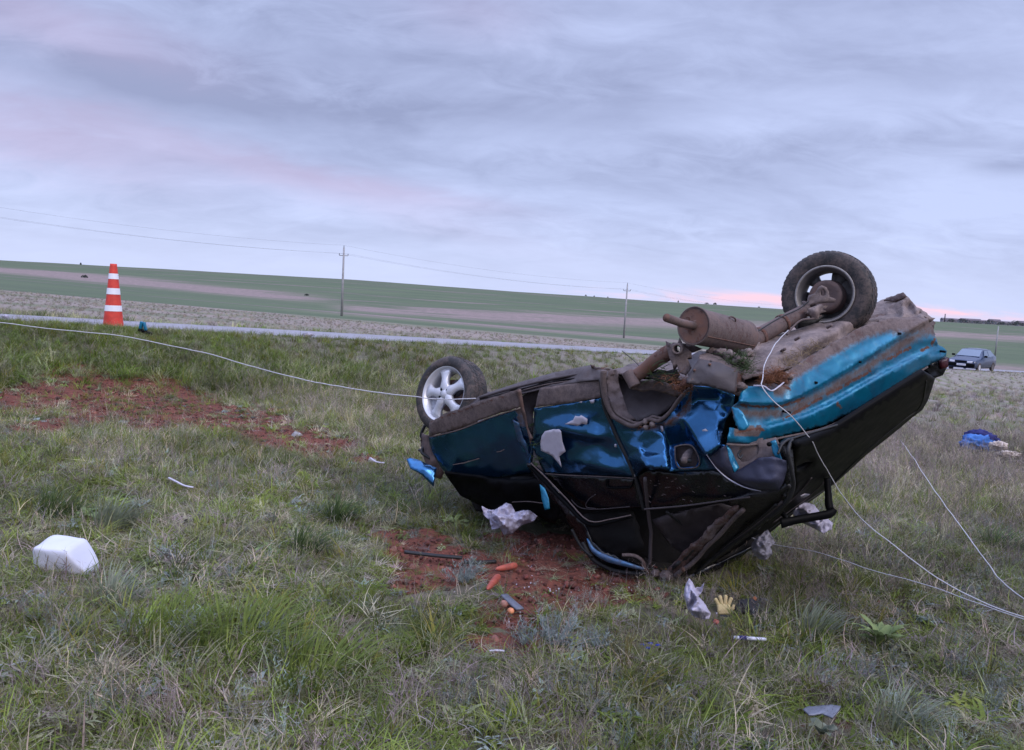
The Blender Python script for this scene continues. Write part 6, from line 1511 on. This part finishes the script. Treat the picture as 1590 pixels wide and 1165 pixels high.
run('low_weeds', 'weed', 1.7, 11.0, 130, lambda g, d, s, b, x, y: (.08+.45*g+.5*patch(x-7, y))*(1-s*.8), [GREEN2, GREEN, GREY, WORM], [2.4, 2, 2, 1.4], .6, 1.2)
run('grey_weeds', 'worm', 1.7, 9.0, 60, lambda g, d, s, b, x, y: .12*(1-s*.6)+.5*(fbm(x*1.7, y*1.7, 2, 90) > .62), [WORM, GREY], [3, 1], .5, 1.1)
run('seeding_stems', 'seed', 1.7, 15.0, 7, lambda g, d, s, b, x, y: .5*(1-s), [STRAW, TAN, GREY], [2, 1.5, 2], .6, 1.1)
run('far_tufts', 'bigtuft', 14.0, 34.0, 10, lambda g, d, s, b, x, y: .9+0*g, [GREY, TAN, STRAW, GREEN2, LILAC, GREEN], [2.0, 2.8, 1.6, 1.2, 1.6, .8], .55, .95)
run('far_tufts', 'bigtuft', 34.0, 66.0, 5.0, lambda g, d, s, b, x, y: np.where(sp(x, y)[1] < 15.2, .9, .0)+0*g, [TAN, STRAW, GREY, LILAC, GREEN2], [2.4, 1.4, 2.2, 1.6, 1.2], .6, 1.0)
run('far_tufts', 'bigtuft', 30.0, 78.0, 2.2, lambda g, d, s, b, x, y: np.where(sp(x, y)[1] > 23.5, .9, .0)*(y < 76)+0*g, [TAN*.9, STRAW*.75, GREY*.8], [2.4, 1.4, 2.0], .45, .8)
# tall growth along the bank lip that hides the near edge of the road
x, y = sample(7.5, 24, 90); s_, q = sp(x, y)
keep = (q > 11.3) & (q < 15.0+.2*np.sin(s_*1.3)) & (rng.random(len(x)) < (.62-.35*sst(s_, 10, 20))); keep &= rng.random(len(x)) > soil_soft(x, y)*1.3; x, y = x[keep], y[keep]; pts, _s = place(x, y, .02); n_ = len(x)
scatter('bank_grass', 'bigtuft', pts, rng.uniform(0, 6.28, n_), rng.normal(0, .15, (n_, 2)), rng.uniform(.45, .95, n_)*(1-.35*sst(q[keep], 13.6, 14.8))*(1-.2*sst(s_[keep], 8, 16)), tints(n_, [GREEN, GREEN2*.8, OLIVE*.8, GREY*.8, TAN*.8], [3.2, 2.2, 1.5, 2, .8]))
# soil clods
x, y = sample(2.5, 13, 900); pts, so_ = place(x, y, .004); keep = (rng.random(len(x)) < so_*.75); pts = pts[keep]; n_ = len(pts)
scatter('soil_clods', 'clod', pts, rng.uniform(0, 6.28, n_), rng.normal(0, .6, (n_, 2)), rng.gamma(1.3, .0042, n_)+.002, tints(n_, [C(.19, .058, .044), C(.11, .04, .034), C(.22, .10, .075)], [3, 2, 1]))

# ------------------------------------------------------------------ plants one can tell apart
def leafy(name, px_, py_, label, n_leaf, ln, wd, mat_, seed, rise=.6, cat='plant', arch=.8, lift=0.0):
    rr = random.Random(seed); c_ = G(px_, py_, .02); t = thing(name, label, cat, c_)
    for k in range(n_leaf):
        vs, fs = [], []
        a = 2.4*k+rr.uniform(-.3, .3); l_ = ln*rr.uniform(.7, 1.1); el_ = rise*rr.uniform(.5, 1.5); w_ = wd*rr.uniform(.8, 1.2)
        dv = Vector((math.cos(a), math.sin(a), el_)).normalized(); side = dv.cross(Vector((0, 0, 1))).normalized(); p_ = c_+Vector((0, 0, .005*k*.2)); segs = 6
        for s_ in range(segs+1):
            t_ = s_/segs; hw = w_*.5*(math.sin(math.pi*min(1, t_*.92+.08))**.7)+.001; up = side.cross(dv)
            wv = .004*math.sin(s_*2.1+k)
            vs += [tuple(p_-side*hw+up*(hw*.35+wv)), tuple(p_), tuple(p_+side*hw+up*(hw*.35-wv))]
            if s_: i0 = len(vs)-6; fs += [(i0, i0+1, i0+4, i0+3), (i0+1, i0+2, i0+5, i0+4)]
            dv = (dv+Vector((0, 0, -arch*.16*(1+t_)))).normalized(); p_ = p_+dv*(l_/segs)
        obj('leaf', py_mesh('leaf', vs, fs), M[mat_], t)
leafy('broadleaf_plant', 1366, 1004, 'large pale green broadleaf rosette in the grass at the right', 18, .17, .04, 'leafgreen', 3, 1.6)
leafy('broadleaf_plant', 1275, 1140, 'small broadleaf seedling at the bottom right below the grey shard', 6, .08, .045, 'leafpale', 4, 1.2)
leafy('broadleaf_plant', 1535, 905, 'pale floppy leafed plant where the white cords meet', 12, .14, .04, 'leafpale', 5, .5)
leafy('broadleaf_plant', 1368, 768, 'pale leafy weed beneath the cord behind the wreck', 9, .16, .05, 'leafpale', 6, .6)
leafy('broadleaf_plant', 415, 855, 'small bright leafy weed left of the dark tussock', 12, .10, .03, 'leafgreen', 8, .8)
leafy('broadleaf_plant', 130, 805, 'leafy weed above the white canister', 12, .14, .035, 'leafgreen', 9, .9)
leafy('broadleaf_plant', 705, 815, 'low leafy weed in the grass left of the white bag', 12, .16, .03, 'leafgreen', 10, .7)
def tussock(px_, py_, label, n_, ln, spread, mat_='tussock', seed=0, wind=.35, r0=.07, width=.0105):
    rr = random.Random(seed); c_ = G(px_, py_, .01); vs, fs = [], []
    for _ in range(n_):
        a = rr.uniform(0, 6.28); r_ = r0*rr.random()**.5; le = spread*rr.uniform(.1, 1)
        dv = Vector((math.cos(a)*le+wind*.4, math.sin(a)*le, 1))
        blade_geo(vs, fs, c_+Vector((r_*math.cos(a), r_*math.sin(a), -.01)), dv, ln*rr.uniform(.5, 1.1), width*rr.uniform(.6, 1.2), Vector((math.cos(a)*le*.8+wind, math.sin(a)*le*.8, -rr.uniform(.3, .9))), 5)
    return tag(obj('grass_tussock', py_mesh('grass_tussock', vs, fs), M[mat_]), label, 'grass tuft')
M['tusdark'] = leaf_mat('dark_tussock', (.085, .125, .04), (.055, .085, .035), inst=False)
M['tusgrey'] = leaf_mat('grey_tussock', (.26, .29, .20), (.18, .205, .15), inst=False)
tussock(268, 995, 'bright green grass tussock, left one of the pair below the canister', 200, 0.269, .6, seed=1, r0=.17)
tussock(385, 1010, 'bright green grass tussock, right and larger one of the pair in the lower left', 282, 0.291, .6, seed=2, r0=.22)
tussock(500, 1055, 'green grass tussock at the lower left of centre leaning right', 200, 0.246, .6, seed=3, r0=.2)
tussock(475, 860, 'dark green grass tussock between the canister and the wreck', 176, 0.224, .55, 'tusdark', 4, r0=.08)
tussock(530, 805, 'grey green grass tussock just behind the dark tussock', 176, 0.224, .6, 'tusdark', 5, r0=.10)
tussock(90, 800, 'dark green tussock above the canister', 176, 0.246, .6, 'tusdark', 6, r0=.12)
tussock(180, 815, 'upright grey green tussock above right of the canister', 164, 0.291, .35, 'tusgrey', 7, r0=.12)
tussock(180, 935, 'pale grey grass tussock right of the canister', 153, 0.224, .6, 'tusgrey', 8, r0=.10)
tussock(1265, 985, 'thin pale grass clump right of the white tube', 94, 0.224, .35, 'tusgrey', 9, r0=.09)
tussock(1190, 975, 'green grass clump just above the white tube', 70, 0.157, .4, 'tussock', 10, r0=.06, width=.005)
tussock(1400, 1120, 'grey green grass clump in the lower right', 106, 0.202, .6, 'tusgrey', 11, r0=.11, width=.006)
tussock(1555, 850, 'bushy dark green clump by the cord at the right edge', 200, 0.246, .7, 'tusdark', 12, r0=.16)
def wormwood(px_, py_, label, seed, rad=.11, n_=26, h_=.16):
    rr = random.Random(seed); c_ = G(px_, py_, .01); vs, fs = [], []
    for _ in range(n_):
        a = rr.uniform(0, 6.28); r_ = rad*.4*rr.random(); le = rr.uniform(.1, 1.1); dv = Vector((math.cos(a)*le, math.sin(a)*le, 1)).normalized(); l_ = h_*rr.uniform(.6, 1.1)
        b0 = c_+Vector((r_*math.cos(a), r_*math.sin(a), 0)); blade_geo(vs, fs, b0, dv, l_, .003, Vector((0, 0, .1)), 3)
        for _k in range(20):
            t_ = rr.uniform(.1, 1); p_ = b0+dv*l_*t_
            blade_geo(vs, fs, p_, Vector((rr.uniform(-1, 1), rr.uniform(-1, 1), rr.uniform(0, 1.2))), rr.uniform(.015, .035), rr.uniform(.003, .006), Vector((0, 0, rr.uniform(-.2, .6))), 2, side=Vector((rr.uniform(-1, 1), rr.uniform(-1, 1), rr.uniform(-1, 1))))
    return tag(obj('wormwood', py_mesh('wormwood', vs, fs), M['wormwood']), label, 'plant')
wormwood(722, 905, 'blue grey feathery weed on the soil left of the carrots', 1, .16, 40, .15)
wormwood(862, 1000, 'larger blue grey feathery weed in the foreground below the wreck', 2, .15, 44, .17)
wormwood(815, 1000, 'small blue grey feathery weed left of the larger one below the fruit', 3, .08, 18, .11)
wormwood(925, 1010, 'low blue grey feathery weed left of the blue shards', 4, .1, 22, .12)
